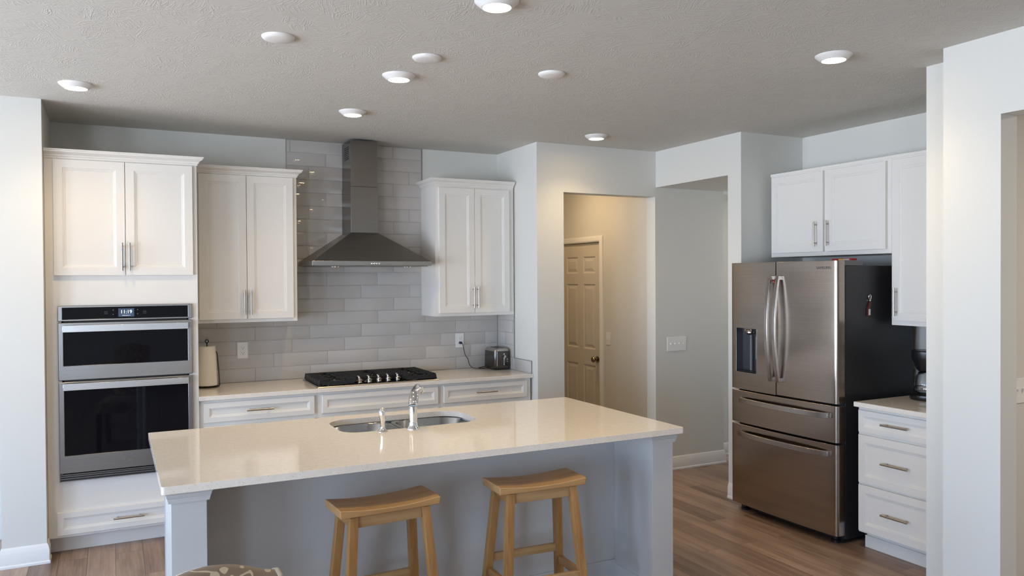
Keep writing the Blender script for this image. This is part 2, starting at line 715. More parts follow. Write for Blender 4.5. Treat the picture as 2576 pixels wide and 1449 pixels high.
CROWN = [(0, 0), (.006, 0), (.006, .008), (.012, .014), (.014, .022), (.024, .030), (.036, .038), (.036, .044), (.042, .048), (.042, .054), (0, .054)]


def crown(parent, path, z, prof=CROWN, name='crown_molding', m='cab', k=1.0):
    """path: list of xy points; outward side is to the right of travel. Mitred sweep."""
    mb = MB()
    P = [Vector(p) for p in path]
    dirs = [(P[i + 1] - P[i]).normalized() for i in range(len(P) - 1)]
    nrm = [Vector((d.y, -d.x)) for d in dirs]
    rings = []
    for i, p in enumerate(P):
        if i == 0:
            n_ = nrm[0]
        elif i == len(P) - 1:
            n_ = nrm[-1]
        else:
            n_ = nrm[i - 1] + nrm[i]
            n_ = n_ / (n_.dot(nrm[i]))
        rings.append([(p.x + n_.x * o_ * k, p.y + n_.y * o_ * k, z + h_) for o_, h_ in prof])
    mb.loft(rings)
    return mb.build(name, m, parent, smooth=30)


BASE = [(0, 0), (.012, 0), (.018, 0), (.018, .012), (.013, .020), (.013, .085), (.010, .092), (.008, .104), (.005, .112), (0, .118)]


def baseboard(name, path):
    mb = MB()
    P = [Vector(p) for p in path]
    dirs = [(P[i + 1] - P[i]).normalized() for i in range(len(P) - 1)]
    nrm = [Vector((d.y, -d.x)) for d in dirs]
    rings = []
    for i, p in enumerate(P):
        if i == 0:
            n_ = nrm[0]
        elif i == len(P) - 1:
            n_ = nrm[-1]
        else:
            n_ = nrm[i - 1] + nrm[i]
            n_ = n_ / (n_.dot(nrm[i]))
        rings.append([(p.x + n_.x * (o_ + .0005), p.y + n_.y * (o_ + .0005), .0005 + h_) for o_, h_ in BASE])
    mb.loft(rings)
    return struct(mb.build(name, 'trim', None, smooth=30))


# ------------------------------------------------------------------ room shell
struct(MB().box(XMIN - .3, XMAX + .3, YMIN - .3, YMAX + .2, -.1, 0).build('floor', 'floor', smooth=0))
struct(MB().box(XMIN - .3, XMAX + .3, YMIN - .3, YMAX + .2, H, H + .1).build('ceiling', 'ceil', smooth=0))
XL, YWL = -.973, -.752
XR, YA = 2.4027, -.709
struct(MB().box(-1.201, XR, .008, .13, 0, H).build('wall_back', 'wall', smooth=0))
struct(MB().box(-1.201, XL, YWL, .008, 0, H).build('wall_left', 'wall', smooth=0))
mb = MB()
mb.box(XR, 2.6487, YA, YMAX, 0, H)
mb.box(2.6487, 3.563, YA, -.585, 2.377, H)
mb.box(3.563, 4.323, YA, -.585, 0, H)
struct(mb.build('wall_right_back', 'wall', smooth=0))
mb = MB()                                             # back passage walls
mb.box(3.70, 3.82, -.585, .325, 0, H)
mb.box(3.70, 3.82, .325, 1.165, 2.07, H)
mb.box(3.70, 3.82, 1.165, YMAX, 0, H)
mb.box(3.82, 3.84, .2, 1.3, 0, 2.3)
mb.box(2.6487, 3.70, YMAX - .1, YMAX, 0, H)
struct(mb.build('wall_passage', 'wall', smooth=0))
mb = MB()
mb.box(3.5715, XMAX, -1.737, -1.596, 0, H)
mb.box(3.5715, XMAX, -1.596, YA, 2.457, H)
mb.box(4.323, XMAX, YA, -.48, 2.457, H)
mb.box(4.323, XMAX, -.48, -.36, 0, H)
mb.box(XMAX - .1, XMAX, -1.596, -.48, 0, 2.457)
struct(mb.build('wall_right_header', 'wall', smooth=0))
XF, YB = 4.2034, -1.737
struct(MB().box(XF, XF + .12, -3.5265, YB, 0, H).build('wall_right', 'wall', smooth=0))
mb = MB()
mb.box(3.154, XMAX, -3.7755, -3.5265, 0, H)
struct(mb.build('wall_right_end', 'wall', smooth=0))
mb = MB()
mb.box(2.925, XMAX, -3.93, -3.7755, 0, H)
mb.box(2.925, 3.045, -4.048, -3.93, 0, H)
mb.box(2.925, 3.045, -5.35, -4.048, 2.4033, H)
mb.box(2.925, 3.045, YMIN, -5.35, 0, H)
struct(mb.build('wall_right_front', 'wall', smooth=0))
mb = MB()
mb.box(XMAX, XMAX + .12, YMIN, -3.93, 0, H)
mb.box(3.045, XMAX, -7.1, -7.0, 0, H)
struct(mb.build('wall_side_room', 'wall', smooth=0))
struct(MB().box(XMIN, -1.201, -.12, .0, 0, H).build('wall_left_back', 'wall', smooth=0))


def wall_with_windows(name, axis, p0, p1, lo, hi, wins, wz):
    mb = MB()

    def B(a_, b_, z0, z1):
        if axis == 'x':
            mb.box(a_, b_, p0, p1, z0, z1)
        else:
            mb.box(p0, p1, a_, b_, z0, z1)
    cur = lo
    for a_, b_ in wins:
        B(cur, a_, 0, H)
        B(a_, b_, 0, wz[0])
        B(a_, b_, wz[1], H)
        cur = b_
    B(cur, hi, 0, H)
    struct(mb.build(name, 'wall', smooth=0))


wall_with_windows('wall_front', 'x', YMIN - .12, YMIN, XMIN, XMAX, WIN_S, WIN_SZ)
wall_with_windows('wall_far_left', 'y', XMIN - .12, XMIN, YMIN, 0.0, WIN_L, WIN_LZ)
k = 0
for a_, b_ in WIN_S:
    k += 1
    mb = MB()
    z0, z1 = WIN_SZ
    y0, y1 = YMIN - .08, YMIN - .03
    for q in ((a_, a_ + .05, z0, z1), (b_ - .05, b_, z0, z1), (a_, b_, z0, z0 + .05), (a_, b_, z1 - .05, z1),
              (a_, b_, (z0 + z1) / 2 - .025, (z0 + z1) / 2 + .025)):
        mb.box(q[0], q[1], y0, y1, q[2], q[3])
    struct(mb.build('window_%d' % k, 'trim', smooth=0))
for a_, b_ in WIN_L:
    k += 1
    mb = MB()
    z0, z1 = WIN_LZ
    x0, x1 = XMIN - .08, XMIN - .03
    for q in ((a_, a_ + .05, z0, z1), (b_ - .05, b_, z0, z1), (a_, b_, z0, z0 + .05), (a_, b_, z1 - .05, z1),
              (a_, b_, (z0 + z1) / 2 - .025, (z0 + z1) / 2 + .025)):
        mb.box(x0, x1, q[0], q[1], q[2], q[3])
    struct(mb.build('window_%d' % k, 'trim', smooth=0))

# baseboards (outward side = right of travel)
baseboard('baseboard_left', [(-1.201, -.12), (-1.201, YWL), (XL, YWL), (XL, YWL + .105)])
baseboard('baseboard_passage', [(3.582, YA), (4.323, YA), (4.323, -.585)])
baseboard('baseboard_hallway', [(4.323, -.48), (XMAX - .1, -.48)])
baseboard('baseboard_right', [(3.5715, -1.60), (3.5715, YB), (3.70, YB)])
baseboard('baseboard_right_front', [(2.925, -3.7755), (2.925, -4.048), (3.045, -4.048)])
baseboard('baseboard_right_back', [(XR, -.652), (XR, YA), (2.6487, YA), (2.6487, -.60)])
baseboard('baseboard_hall', [(3.70, .26), (3.70, -.585)][::-1] if False else [(3.70, .255), (3.70, -.584)])


# ------------------------------------------------------------------ hall door
dr = thing('door_1', 'tan six-panel interior door in the passage', 'door', (3.72, .742, 0))
del dr['label'], dr['category']
struct(dr)
mb = MB()
X = 3.712
y0, y1, z0, z1 = .363, 1.123, .012, 2.036
st = .105
ys = [y0, y0 + st, y0 + st + .225, y0 + st + .225 + .10, y1 - st, y1]
mid = (y0 + y1) / 2
ys = [y0, y0 + st, mid - .05, mid + .05, y1 - st, y1]
zs = [z0, .25, .80, .96, 1.62, 1.73, 1.90, z1]
for i in range(5):
    for j in range(7):
        pan = i in (1, 3) and j in (1, 3, 5)
        if not pan:
            mb.face([(X, ys[i], zs[j]), (X, ys[i + 1], zs[j]), (X, ys[i + 1], zs[j + 1]), (X, ys[i], zs[j + 1])])
        else:
            rings = []
            for ins, d in ((0, 0), (.006, .004), (.012, .009), (.020, .009), (.048, .001), (.050, .001)):
                rings.append([(X + d, ys[i] + ins, zs[j] + ins), (X + d, ys[i + 1] - ins, zs[j] + ins),
                              (X + d, ys[i + 1] - ins, zs[j + 1] - ins), (X + d, ys[i] + ins, zs[j + 1] - ins)])
            mb.loft(rings, cap0=False)
mb.loft([[(x, y0, z0), (x, y1, z0), (x, y1, z1), (x, y0, z1)] for x in (X, X + .035)], cap0=False)
mb.build('door_panel', 'door', dr, smooth=0, weld=True)
mb = MB()
kz, ky = .868, y0 + .065
mb.lathe([(.031, 0), (.031, -.006), (.012, -.010), (.011, -.032), (.020, -.036), (.028, -.046), (.029, -.056), (.024, -.064), (.010, -.067)],
         (X - .0005, ky, kz), 'x', 28)
mb.build('knob', 'knob', dr)
mb = MB()
ca = [(0, 0), (0, -.012), (.012, -.018), (.045, -.016), (.056, -.010), (.060, 0)]
fy0, fy1, fz = y0 - .004, y1 + .004, z1 + .004
# casing ring swept round the opening
path = [(fy0, 0.0), (fy0, fz), (fy1, fz), (fy1, 0.0)]
rings = []
offs = [(-1, 0), (-1, 1), (1, 1), (1, 0)]
for (py, pz), (oy, oz) in zip(path, offs):
    rings.append([(3.70 + d - .0005, py + oy * w_, pz + oz * w_) for w_, d in ca])
mb.loft(rings)
mb.box(3.702, 3.72, fy0 - .012, fy0, 0, fz)
struct(mb.build('trim_1', 'trim', smooth=30))


# ------------------------------------------------------------------ tile backsplash
def tile_run(mb, gm, facing, plane, a0, a1, z0, z1, phase, sgn=1):
    TW, TH, G = .4115, .1032, .0028
    row = 0
    z = .9145

    def P(a_, b_, d):
        return (a_, plane - d, b_) if facing == 'y' else (plane - d, a_, b_)
    while z < z1 - .004:
        zt = min(z + TH - G, z1)
        zb = max(z, z0)
        if zt > z0 + .004:
            x = phase + .137 * (row % 3) * sgn
            while x > a0:
                x -= TW
            while x < a1:
                xa, xb = max(x + G / 2, a0), min(x + TW - G / 2, a1)
                if xb - xa > .006:
                    tx, tz, of = [random.uniform(-1, 1) for _ in range(3)]
                    rings = []
                    for ins, d in ((0, 0), (0, .0055), (.0012, .0072), (.0035, .0080)):
                        q = [(xa + ins, zb + ins), (xb - ins, zb + ins), (xb - ins, zt - ins), (xa + ins, zt - ins)]
                        ring = []
                        for a_, b_ in q:
                            e_ = d
                            if d > 0:
                                e_ = d + tx * .0005 * ((a_ - xa) / TW - .5) + tz * .00012 * ((b_ - zb) / TH - .5) + of * .00015
                            ring.append(P(a_, b_, e_))
                        rings.append(ring)
                    mb.loft(rings, cap0=False)
                x += TW
        z += TH
        row += 1
    if facing == 'y':
        gm.box(a0, a1, plane - .0052, plane, z0, z1)
    else:
        gm.box(plane - .0052, plane, a0, a1, z0, z1)


bs = thing('tile_backsplash', 'glossy grey subway tile backsplash on the wall behind the cooktop', 'backsplash', (1.1, .008, .914))
t_, g_ = MB(), MB()
tile_run(t_, g_, 'y', .0078, -.106, XR - .0085, .9145, 1.4280, .765)
tile_run(t_, g_, 'y', .0078, .597, 1.699, 1.4282, H - .002, .765)
t_.build('tiles', 'tile', bs, smooth=25)
g_.build('grout', 'grout', bs, smooth=0)
t_, g_ = MB(), MB()
tile_run(t_, g_, 'x', XR - .0002, -.313, -.001, .9145, 1.381, -.27, -1)
tile_run(t_, g_, 'x', XR - .0002, -.617, -.3145, .9145, 1.0146, -.27, -1)
t_.build('side_tiles', 'tile', bs, smooth=25)
g_.build('side_grout', 'grout', bs, smooth=0)
for q in ((.5945, .597, -.0011, .0075, 1.43, H - .002), (1.699, 1.7015, -.0011, .0075, 1.43, H - .002),
          (XR - .0105, XR - .0002, -.3155, -.3135, 1.017, 1.37), (XR - .0105, XR - .0002, -.6169, -.316, 1.0148, 1.0166),
          (XR - .0105, XR - .0002, -.6192, -.6172, .9145, 1.0166)):
    MB().box(*q).build('edge_trim', 'edge', bs, smooth=0)

# ------------------------------------------------------------------ tall oven cabinet
TX0, TX1, TY = XL + .0015, -.107, -.635
tc_ = thing('oven_cabinet', 'tall white cabinet at the left end with the wall ovens built in', 'cabinet', ((TX0 + TX1) / 2, -.3, 0))
OX0, OX1, OZ0, OZ1 = -.907, -.146, .455, 1.530
mb = MB()
zb, zt_ = .105, 2.440
FX = .018
mb.box(TX0, OX0 + FX, TY, .005, zb, zt_)
mb.box(OX1 - FX, TX1, TY, .005, zb, zt_)
mb.box(OX0 + FX, OX1 - FX, TY, .005, OZ1 - .02, zt_)
mb.box(OX0 + FX, OX1 - FX, TY, .005, zb, OZ0 + .02)
mb.box(OX0 + FX, OX1 - FX, -.03, .005, OZ0 + .02, OZ1 - .02)
mb.build('body', 'cab', tc_, smooth=0)
MB().box(TX0, TX1, TY + .075, -.05, 0.001, zb).build('toe_kick', 'cab', tc_, smooth=0)
crown(tc_, [(TX0 + .0003, TY), (TX1, TY), (TX1, -.372)], 2.434, CROWN)
for a0, a1, hx in ((-.924, -.5315, -.5515), (-.5285, -.134, -.5085)):
    d = panel('door', 'y', TY - .001, a0, a1, 1.717, 2.428, tc_)
    bar_handle('y', TY - .02, hx, 1.834, True, d)
d = panel('drawer', 'y', TY - .001, -.924, -.134, .122, .262, tc_, DRAW_P)
bar_handle('y', TY - .02, -.529, .192, False, d)

# ------------------------------------------------------------------ wall ovens
OY = TY - .001
ov = thing('wall_oven', 'stainless double wall oven with microwave above, built into the tall cabinet', 'oven', (-.5265, OY, OZ0))
cxo = -.5265
hw = .3805
mb = MB()
mb.box(OX0 + .03, OX1 - .03, OY, OY + .5, OZ0 + .03, OZ1 - .03)
mb.build('oven_box', 'slot', ov, smooth=0)


def framed(name, z0, z1, gx0, gx1, gz0, gz1, y_front, thick, m='steel'):
    """steel front with a window opening"""
    mb = MB()
    x0, x1 = cxo - hw, cxo + hw
    yb = y_front + thick
    o4 = lambda y, e: [(x0 + e, y, z0 + e), (x1 - e, y, z0 + e), (x1 - e, y, z1 - e), (x0 + e, y, z1 - e)]
    i4 = lambda y, e: [(gx0 + e, y, gz0 + e), (gx1 - e, y, gz0 + e), (gx1 - e, y, gz1 - e), (gx0 + e, y, gz1 - e)]
    mb.loft([o4(yb, 0), o4(y_front + .003, 0), o4(y_front, .003), i4(y_front, -.002), i4(y_front + .003, .0), i4(y_front + .0045, 0)], cap0=True, cap1=False)
    p = mb.build(name, m, ov, smooth=0, weld=True)
    mb = MB()
    mb.box(gx0, gx1, y_front + .004, y_front + .006, gz0, gz1)
    return p, mb


YF = TY - .025
p, g = framed('control_panel', 1.436, 1.530, -.883, -.170, 1.447, 1.518, YF, .024)
g.build('panel_glass', 'blackglass', p, smooth=0)
sc_p = MB().box(-.576, -.486, YF + .0032, YF + .0042, 1.456, 1.508).build('screen', 'screen', p, smooth=0)
text('11:19', .031, 'clock_digits', 'glow', p, (-.531, YF + .0028, 1.486), (PI / 2, 0, 0), 0.98)
text('Sunday, January 14', .0062, 'date_line', 'glow', p, (-.531, YF + .0028, 1.4645), (PI / 2, 0, 0))
for ix, s_ in ((-.645, 1), (-.425, 1)):
    mb = MB()
    for q in range(2):
        xx = ix - .008 + q * .010
        mb.tube([(xx, YF + .0030, 1.4835), (xx + .006, YF + .0030, 1.4835), (xx + .006, YF + .0030, 1.4905), (xx, YF + .0030, 1.4905), (xx, YF + .0030, 1.4835)], .0006, 6)
    mb.box(ix - .010, ix + .010, YF + .0028, YF + .0034, 1.4755, 1.4768)
    mb.build('touch_icon', 'icon', p, smooth=0)
for ix in (-.605, -.466):
    for iz in (1.472, 1.499):
        MB().lathe([(.0028, 0), (.0028, .0005)], (ix, YF + .0030, iz), 'y', 10).build('touch_dot', 'icon', p)
p, g = framed('upper_oven_door', 1.073, 1.426, -.879, -.172, 1.162, 1.366, YF, .024)
g.build('door_glass', 'blackglass', p, smooth=0)


def oven_handle(par, z0, z1):
    mb = MB()
    yy = YF - .040
    mb.hexa([(-.883, yy, z0), (-.172, yy, z0), (-.172, yy + .018, z0 + .004), (-.883, yy + .018, z0 + .004)],
            [(-.883, yy, z1), (-.172, yy, z1), (-.172, yy + .018, z1 - .004), (-.883, yy + .018, z1 - .004)])
    for xx in (-.855, -.214):
        mb.box(xx, xx + .03, yy + .016, YF + .001, z0 + .010, z1 - .010)
    mb.build('handle', 'handle', par, bevel=.0015)


oven_handle(p, 1.370, 1.412)
p, g = framed('lower_oven_door', .500, 1.063, -.877, -.173, .609, 1.010, YF, .024)
g.build('door_glass', 'blackglass', p, smooth=0)
oven_handle(p, 1.014, 1.056)
lg = text('Whirlpool', .021, 'logo', 'nickel', p, (-.525, YF - .0004, .552), (PI / 2, 0, 0))
mb = MB()
mb.tube([(-.560, YF - .0006, .552), (-.530, YF - .0006, .5445), (-.505, YF - .0006, .549), (-.487, YF - .0006, .562)], .0007, 6)
mb.build('logo_swoosh', 'nickel', p)
mb = MB()
mb.box(cxo - hw, cxo + hw, YF + .008, YF + .022, .452, .494)
for i, zz in enumerate((.452, .466, .480, .491)):
    mb.box(cxo - hw, cxo + hw, YF - .002, YF + .010, zz, zz + .0045)
mb.box(cxo - hw, cxo - hw + .004, YF - .002, YF + .010, .452, .495)
mb.box(cxo + hw - .004, cxo + hw, YF - .002, YF + .010, .452, .495)
v_ = mb.build('vent_grille', 'steel', ov, smooth=0)
MB().box(cxo - hw + .004, cxo + hw - .004, YF + .004, YF + .0075, .454, .493).build('vent_gap', 'slot', v_, smooth=0)


# ------------------------------------------------------------------ upper cabinets on the back wall
def upper(name, label, x0, x1, z0, z1, doors, hz, hx, path, dz):
    c = thing(name, label, 'cabinet', ((x0 + x1) / 2, -.16, z0))
    MB().box(x0, x1, -.320, -.0012 if x0 > 0 else -.0012, z0, z1).build('body', 'cab', c, smooth=0)
    crown(c, path, z1 - .010)
    for (a0, a1), h in zip(doors, hx):
        d = panel('door', 'y', -.321, a0, a1, dz[0], dz[1], c)
        bar_handle('y', -.34, h, hz, True, d)
    return c


upper('wall_cabinet', 'white double-door wall cabinet between the oven cabinet and the range hood',
      -.1055, .603, 1.381, 2.440, [(-.070, .2475), (.2505, .575)], 1.523, (.228, .271),
      [(-.1052, -.32), (.603, -.32), (.603, -.001)], (1.405, 2.425))
upper('wall_cabinet', 'white double-door wall cabinet to the right of the range hood above the toaster',
      1.690, 2.3905, 1.381, 2.440, [(1.717, 2.0265), (2.0295, 2.345)], 1.531, (2.009, 2.049),
      [(1.690, -.001), (1.690, -.32), (2.3905, -.32)], (1.406, 2.413))


# ------------------------------------------------------------------ base cabinets along the back wall
def base(name, label, x0, x1, drawer, handle):
    c = thing(name, label, 'cabinet', ((x0 + x1) / 2, -.3, 0))
    MB().box(x0, x1, -.610, .006, .105, .8835).build('body', 'cab', c, smooth=0)
    MB().box(x0, x1, -.535, -.02, .001, .105).build('toe_kick', 'cab', c, smooth=0)
    a0, a1 = drawer
    d = panel('drawer', 'y', -.611, a0, a1, .735, .865, c, DRAW_P)
    if handle:
        bar_handle('y', -.63, (a0 + a1) / 2 - .008, .803, False, d)
    m_ = (a0 + a1) / 2
    for b0, b1, hx in ((a0, m_ - .0015, m_ - .03), (m_ + .0015, a1, m_ + .03)):
        d = panel('door', 'y', -.611, b0, b1, .125, .708, c)
        bar_handle('y', -.63, hx, .60, True, d)
    return c


base('base_cabinet', 'white base cabinet below the left stretch of back counter, beside the ovens', -.1055, .6735, (-.076, .653), True)
base('base_cabinet', 'white base cabinet under the gas cooktop with a blank drawer front', .6745, 1.6085, (.708, 1.585), False)
base('base_cabinet', 'white base cabinet under the toaster at the right end of the back counter', 1.6095, 2.388, (1.632, 2.350), True)
o = MB().box(-.1062, 2.4015, -.640, -.0012, .884, .914).build('countertop', 'quartz', None, bevel=.003, smooth=0)
tag(o, 'speckled cream quartz countertop along the tiled back wall', 'countertop')

# ------------------------------------------------------------------ cooktop
ck = thing('gas_cooktop', 'five-burner gas cooktop with black grates set in the back counter', 'cooktop', (1.14, -.36, .914))
CX0, CX1, CY0, CY1 = .680, 1.600, -.615, -.105
mb = MB()
mb.hexa([(CX0, CY0, .9145), (CX1, CY0, .9145), (CX1, CY1, .9145), (CX0, CY1, .9145)],
        [(CX0 + .006, CY0 + .006, .922), (CX1 - .006, CY0 + .006, .922), (CX1 - .006, CY1 - .006, .922), (CX0 + .006, CY1 - .006, .922)])
mb.build('steel_rim', 'steel', ck, smooth=0)
MB().box(CX0 + .022, CX1 - .022, CY0 + .020, CY1 - .020, .9225, .9245).build('hob_surface', 'blackglass', ck, smooth=0)
burn = [(.84, -.235, .040), (.84, -.475, .048), (1.135, -.24, .052), (1.435, -.235, .040), (1.435, -.475, .036)]
for bx, by, br_ in burn:
    mb = MB()
    mb.lathe([(br_ + .008, 0), (br_ + .008, .006), (br_, .012), (br_, .016)], (bx, by, .9248), n=28)
    b_ = mb.build('burner', 'brass', ck)
    mb = MB()
    mb.lathe([(br_ * .92, 0), (br_ * .95, .004), (br_ * .9, .009), (.001, .010)], (bx, by, .9412), n=28)
    mb.build('burner_cap', 'burner', b_)


def grate(x0, x1, y0, y1, knobs=False, teeth=None):
    mb = MB()
    zt, zl = .967, .955
    T = .0055
    # outer frame
    mb.box(x0, x1, y1 - .012, y1, .930, zt)
    mb.box(x0, x1, y0, y0 + .012, .930, .957)
    for xx in (x0, x1 - .012):
        mb.box(xx, xx + .012, y0 + .01, y1 - .01, .934, .957)
    # feet
    for xx in (x0, x1 - .014):
        for yy in (y0, y1 - .014):
            mb.box(xx, xx + .014, yy, yy + .014, .9246, .94)
    # long fingers running left-right, gap over the burners
    n = int((y1 - y0 - .04) / .042)
    for i in range(n + 1):
        yy = y0 + .022 + i * (y1 - y0 - .044) / n
        gx = .035 + .028 * math.cos(i * 1.7)
        cxm = (x0 + x1) / 2
        for a0, a1 in ((x0, cxm - gx), (cxm + gx, x1)):
            if a1 - a0 < .02:
                continue
            mb.hexa([(a0 - (.0 if a0 > x0 else .004), yy - T, .944), (a1 + (.0 if a1 < x1 else .004), yy - T, .944),
                     (a1 + (.0 if a1 < x1 else .004), yy + T, .944), (a0 - (.0 if a0 > x0 else .004), yy + T, .944)],
                    [(a0, yy - T * .6, zt), (a1, yy - T * .6, zt), (a1, yy + T * .6, zt), (a0, yy + T * .6, zt)])
    # centre rail front-back, and two cross rails
    for xx in (x0 + (x1 - x0) * .33, x0 + (x1 - x0) * .67):
        mb.box(xx - T, xx + T, y0 + .01, y1 - .01, .944, .960)
    if teeth:
        xs = x0 if teeth < 0 else x1
        n = 11
        for i in range(n):
            yy = y0 + .01 + i * (y1 - y0 - .02) / (n - 1)
            mb.hexa([(xs - .006, yy - .011, .926), (xs + .006, yy - .011, .926), (xs + .006, yy + .011, .926), (xs - .006, yy + .011, .926)],
                    [(xs - .006 - .006 * teeth, yy - .008, .967), (xs - .006 * teeth, yy - .008, .967), (xs - .006 * teeth, yy + .008, .967), (xs - .006 - .006 * teeth, yy + .008, .967)])
    return mb.build('grate', 'iron', ck, smooth=0)


grate(.697, .962, -.598, -.124, teeth=-1)
grate(.967, 1.322, -.490, -.124)
grate(1.327, 1.583, -.598, -.124, teeth=1)
for kx, ky_ in ((.996, -.566), (1.070, -.560), (1.145, -.555), (1.218, -.550), (1.294, -.545)):
    mb = MB()
    c = (kx, ky_, .9248)
    mb.lathe([(.019, 0), (.019, .006), (.016, .010), (.016, .026), (.013, .030)], c, n=24)
    mb.tube([(kx - .004, ky_, .952), (kx - .002, ky_ + .001, .966), (kx - .010, ky_ + .002, .975), (kx - .017, ky_ + .002, .977)], [.010, .0075, .006, .003], 10)
    mb.tube([(kx - .022, ky_ - .004, .942), (kx + .022, ky_ - .004, .944)], [.004, .004], 8)
    kb = mb.build('knob', 'nickel', ck)
    MB().lathe([(.022, 0), (.022, .003)], (kx, ky_, .9246), n=24).build('knob_ring', 'black', kb)

# ------------------------------------------------------------------ range hood
hd = thing('range_hood', 'stainless chimney range hood mounted on the tiled wall above the cooktop', 'range hood', (1.138, -.2, 1.784))
HX0, HX1, HY0, HY1, HZ0, HZ1 = .680, 1.597, -.480, -.0015, 1.784, 1.818
KX0, KX1, KY0 = 1.026, 1.242, -.262
mb = MB()
mb.loft([[(HX0, HY1, HZ0), (HX0, HY0, HZ0), (HX1, HY0, HZ0), (HX1, HY1, HZ0)],
         [(HX0, HY1, HZ1), (HX0, HY0, HZ1), (HX1, HY0, HZ1), (HX1, HY1, HZ1)]], cap0=True, cap1=True)
rim = mb.build('hood_rim', 'steel', hd, bevel=.001, smooth=0)
mb = MB()
rings = []
N = 8
for i in range(N + 1):
    s_ = i / N
    lerp = lambda a_, b_: a_ + (b_ - a_) * s_
    z = HZ1 + .0005 + (2.040 - HZ1) * s_
    rings.append([(lerp(HX0 + .004, KX0), HY1, z), (lerp(HX0 + .004, KX0), lerp(HY0 + .004, KY0), z),
                  (lerp(HX1 - .004, KX1), lerp(HY0 + .004, KY0), z), (lerp(HX1 - .004, KX1), HY1, z)])
mb.loft(rings)
mb.build('canopy', 'hood', hd, smooth=30)
mb = MB()
mb.box(KX0, KX1, KY0, HY1, 2.0405, 2.395)
mb.build('lower_chimney', 'hood', hd, bevel=.0015, smooth=0)
mb = MB()
mb.box(KX0 + .0035, KX1 - .0035, KY0 + .0035, HY1, 2.396, 2.752)
uc = mb.build('upper_chimney', 'hood', hd, bevel=.0015, smooth=0)
mb = MB()
for i in range(7):
    zz = 2.610 + i * .015
    mb.box(KX0 + .0028, KX0 + .004, KY0 + .06, KY0 + .19, zz, zz + .009)
mb.build('vent_slots', 'slot', uc, smooth=0)
for i in range(4):
    c = (1.122 + i * .0185, HY0 - .0006, 1.800)
    MB().lathe([(.0085, 0), (.0085, -.003), (.006, -.004), (.006, -.002), (.001, -.002)], c, 'y', 18).build('button', 'chrome', hd)
MB().box(HX0 + .02, HX1 - .02, HY0 + .03, -.03, HZ0 - .004, HZ0 - .0005).build('filter', 'hood', hd, smooth=0)
for xx in (.86, 1.42):
    MB().lathe([(.035, 0), (.033, -.007), (.024, -.009)], (xx, -.40, HZ0 - .0045), n=24).build('hood_light', 'chrome', hd)


# ------------------------------------------------------------------ outlets and switches
def plate(name, label, cat, facing, plane, a, b, w_, h_, kind):
    loc = (a, plane, b) if facing == 'y' else (plane, a, b)
    p = thing(name, label, cat, loc)

    def bx(m_, a0, a1, b0, b1, d0, d1):
        if facing == 'y':
            m_.box(a0, a1, plane - d1, plane - d0, b0, b1)
        else:
            m_.box(plane - d1, plane - d0, a0, a1, b0, b1)
    mb = MB()
    bx(mb, a - w_ / 2, a + w_ / 2, b - h_ / 2, b + h_ / 2, .0004, .006)
    mb.build('cover_plate', 'white', p, bevel=.002)
    if kind == 'outlet':
        mb = MB()
        bx(mb, a - .0165, a + .0165, b - .034, b + .034, .0062, .0085)
        r_ = mb.build('receptacle', 'white', p, bevel=.001)
        mb = MB()
        for s_ in (-1, 1):
            c = b + s_ * .019
            bx(mb, a - .0085, a - .0065, c - .001, c + .007, .0086, .0089)
            bx(mb, a + .0065, a + .0085, c - .002, c + .007, .0086, .0089)
            if facing == 'y':
                mb.lathe([(.0028, 0), (.0028, .0004)], (a, plane - .0090, c - .008), 'y', 10)
        mb.build('slots', 'slot', r_, smooth=0)
    else:
        n = kind
        for i in range(n):
            c = a + (i - (n - 1) / 2) * .046
            mb = MB()
            bx(mb, c - .005, c + .005, b - .012, b + .012, .0062, .0075)
            bx(mb, c - .004, c + .004, b - .002, b + .010, .0075, .016)
            mb.build('toggle', 'white', p, bevel=.001)
    return p


plate('wall_outlet', 'white double outlet on grey tiles between paper towels and cooktop', 'outlet', 'y', -.0010, .261, 1.154, .076, .121, 'outlet')
plate('wall_outlet', 'white outlet on grey tiles with the black toaster cord plugged in', 'outlet', 'y', -.0010, 2.031, 1.157, .076, .121, 'outlet')
plate('light_switch', 'white plate with four toggle switches on the wall left of the fridge', 'light switch', 'y', YA, 3.789, 1.102, .208, .120, 4)
plate('light_switch', 'single light switch beside the six-panel door in the passage', 'light switch', 'x', 3.70, .215, 1.090, .076, .121, 1)
plate('light_switch', 'white switch plate at the right edge inside the wide opening', 'light switch', 'y', -3.93, 3.262, 1.13, .208, .12, 4)

# ------------------------------------------------------------------ paper towels
PX, PY = -.005, -.150
ph = thing('paper_towel_holder', 'black wire paper towel holder on the back counter beside the oven cabinet', 'paper towel holder', (PX, PY, .914))
MB().lathe([(.082, .0005), (.084, .006), (.080, .010), (.02, .012)], (PX, PY, .914), n=40).build('base', 'wire', ph)
mb = MB()
mb.tube([(PX, PY, .925), (PX, PY, 1.232)], .004, 10)
mb.tube([(PX + .011 * math.cos(t_) - 0, PY, 1.243 + .011 * math.sin(t_)) for t_ in [i * 2 * PI / 16 - PI / 2 for i in range(17)]], .003, 8)
mb.build('centre_rod', 'wire', ph)
mb = MB()
mb.tube([(PX + .083, PY - .01, .922), (PX + .076, PY - .01, 1.05), (PX + .068, PY - .01, 1.15), (PX + .062, PY - .01, 1.166), (PX + .052, PY - .01, 1.168)], .0032, 8)
mb.build('tension_arm', 'wire', ph)
mb = MB()
rings = []
prof = [(.020, .9275), (.069, .9275), (.0685, .932), (.063, 1.10), (.0575, 1.205), (.057, 1.208), (.020, 1.208)]
rings = [[(PX + r_ * math.cos(2 * PI * i / 40), PY + r_ * math.sin(2 * PI * i / 40), z_) for i in range(40)] for r_, z_ in prof + [prof[0]]]
mb.loft(rings, False, False)
pr = mb.build('paper_towel_roll', 'paper', weld=True)
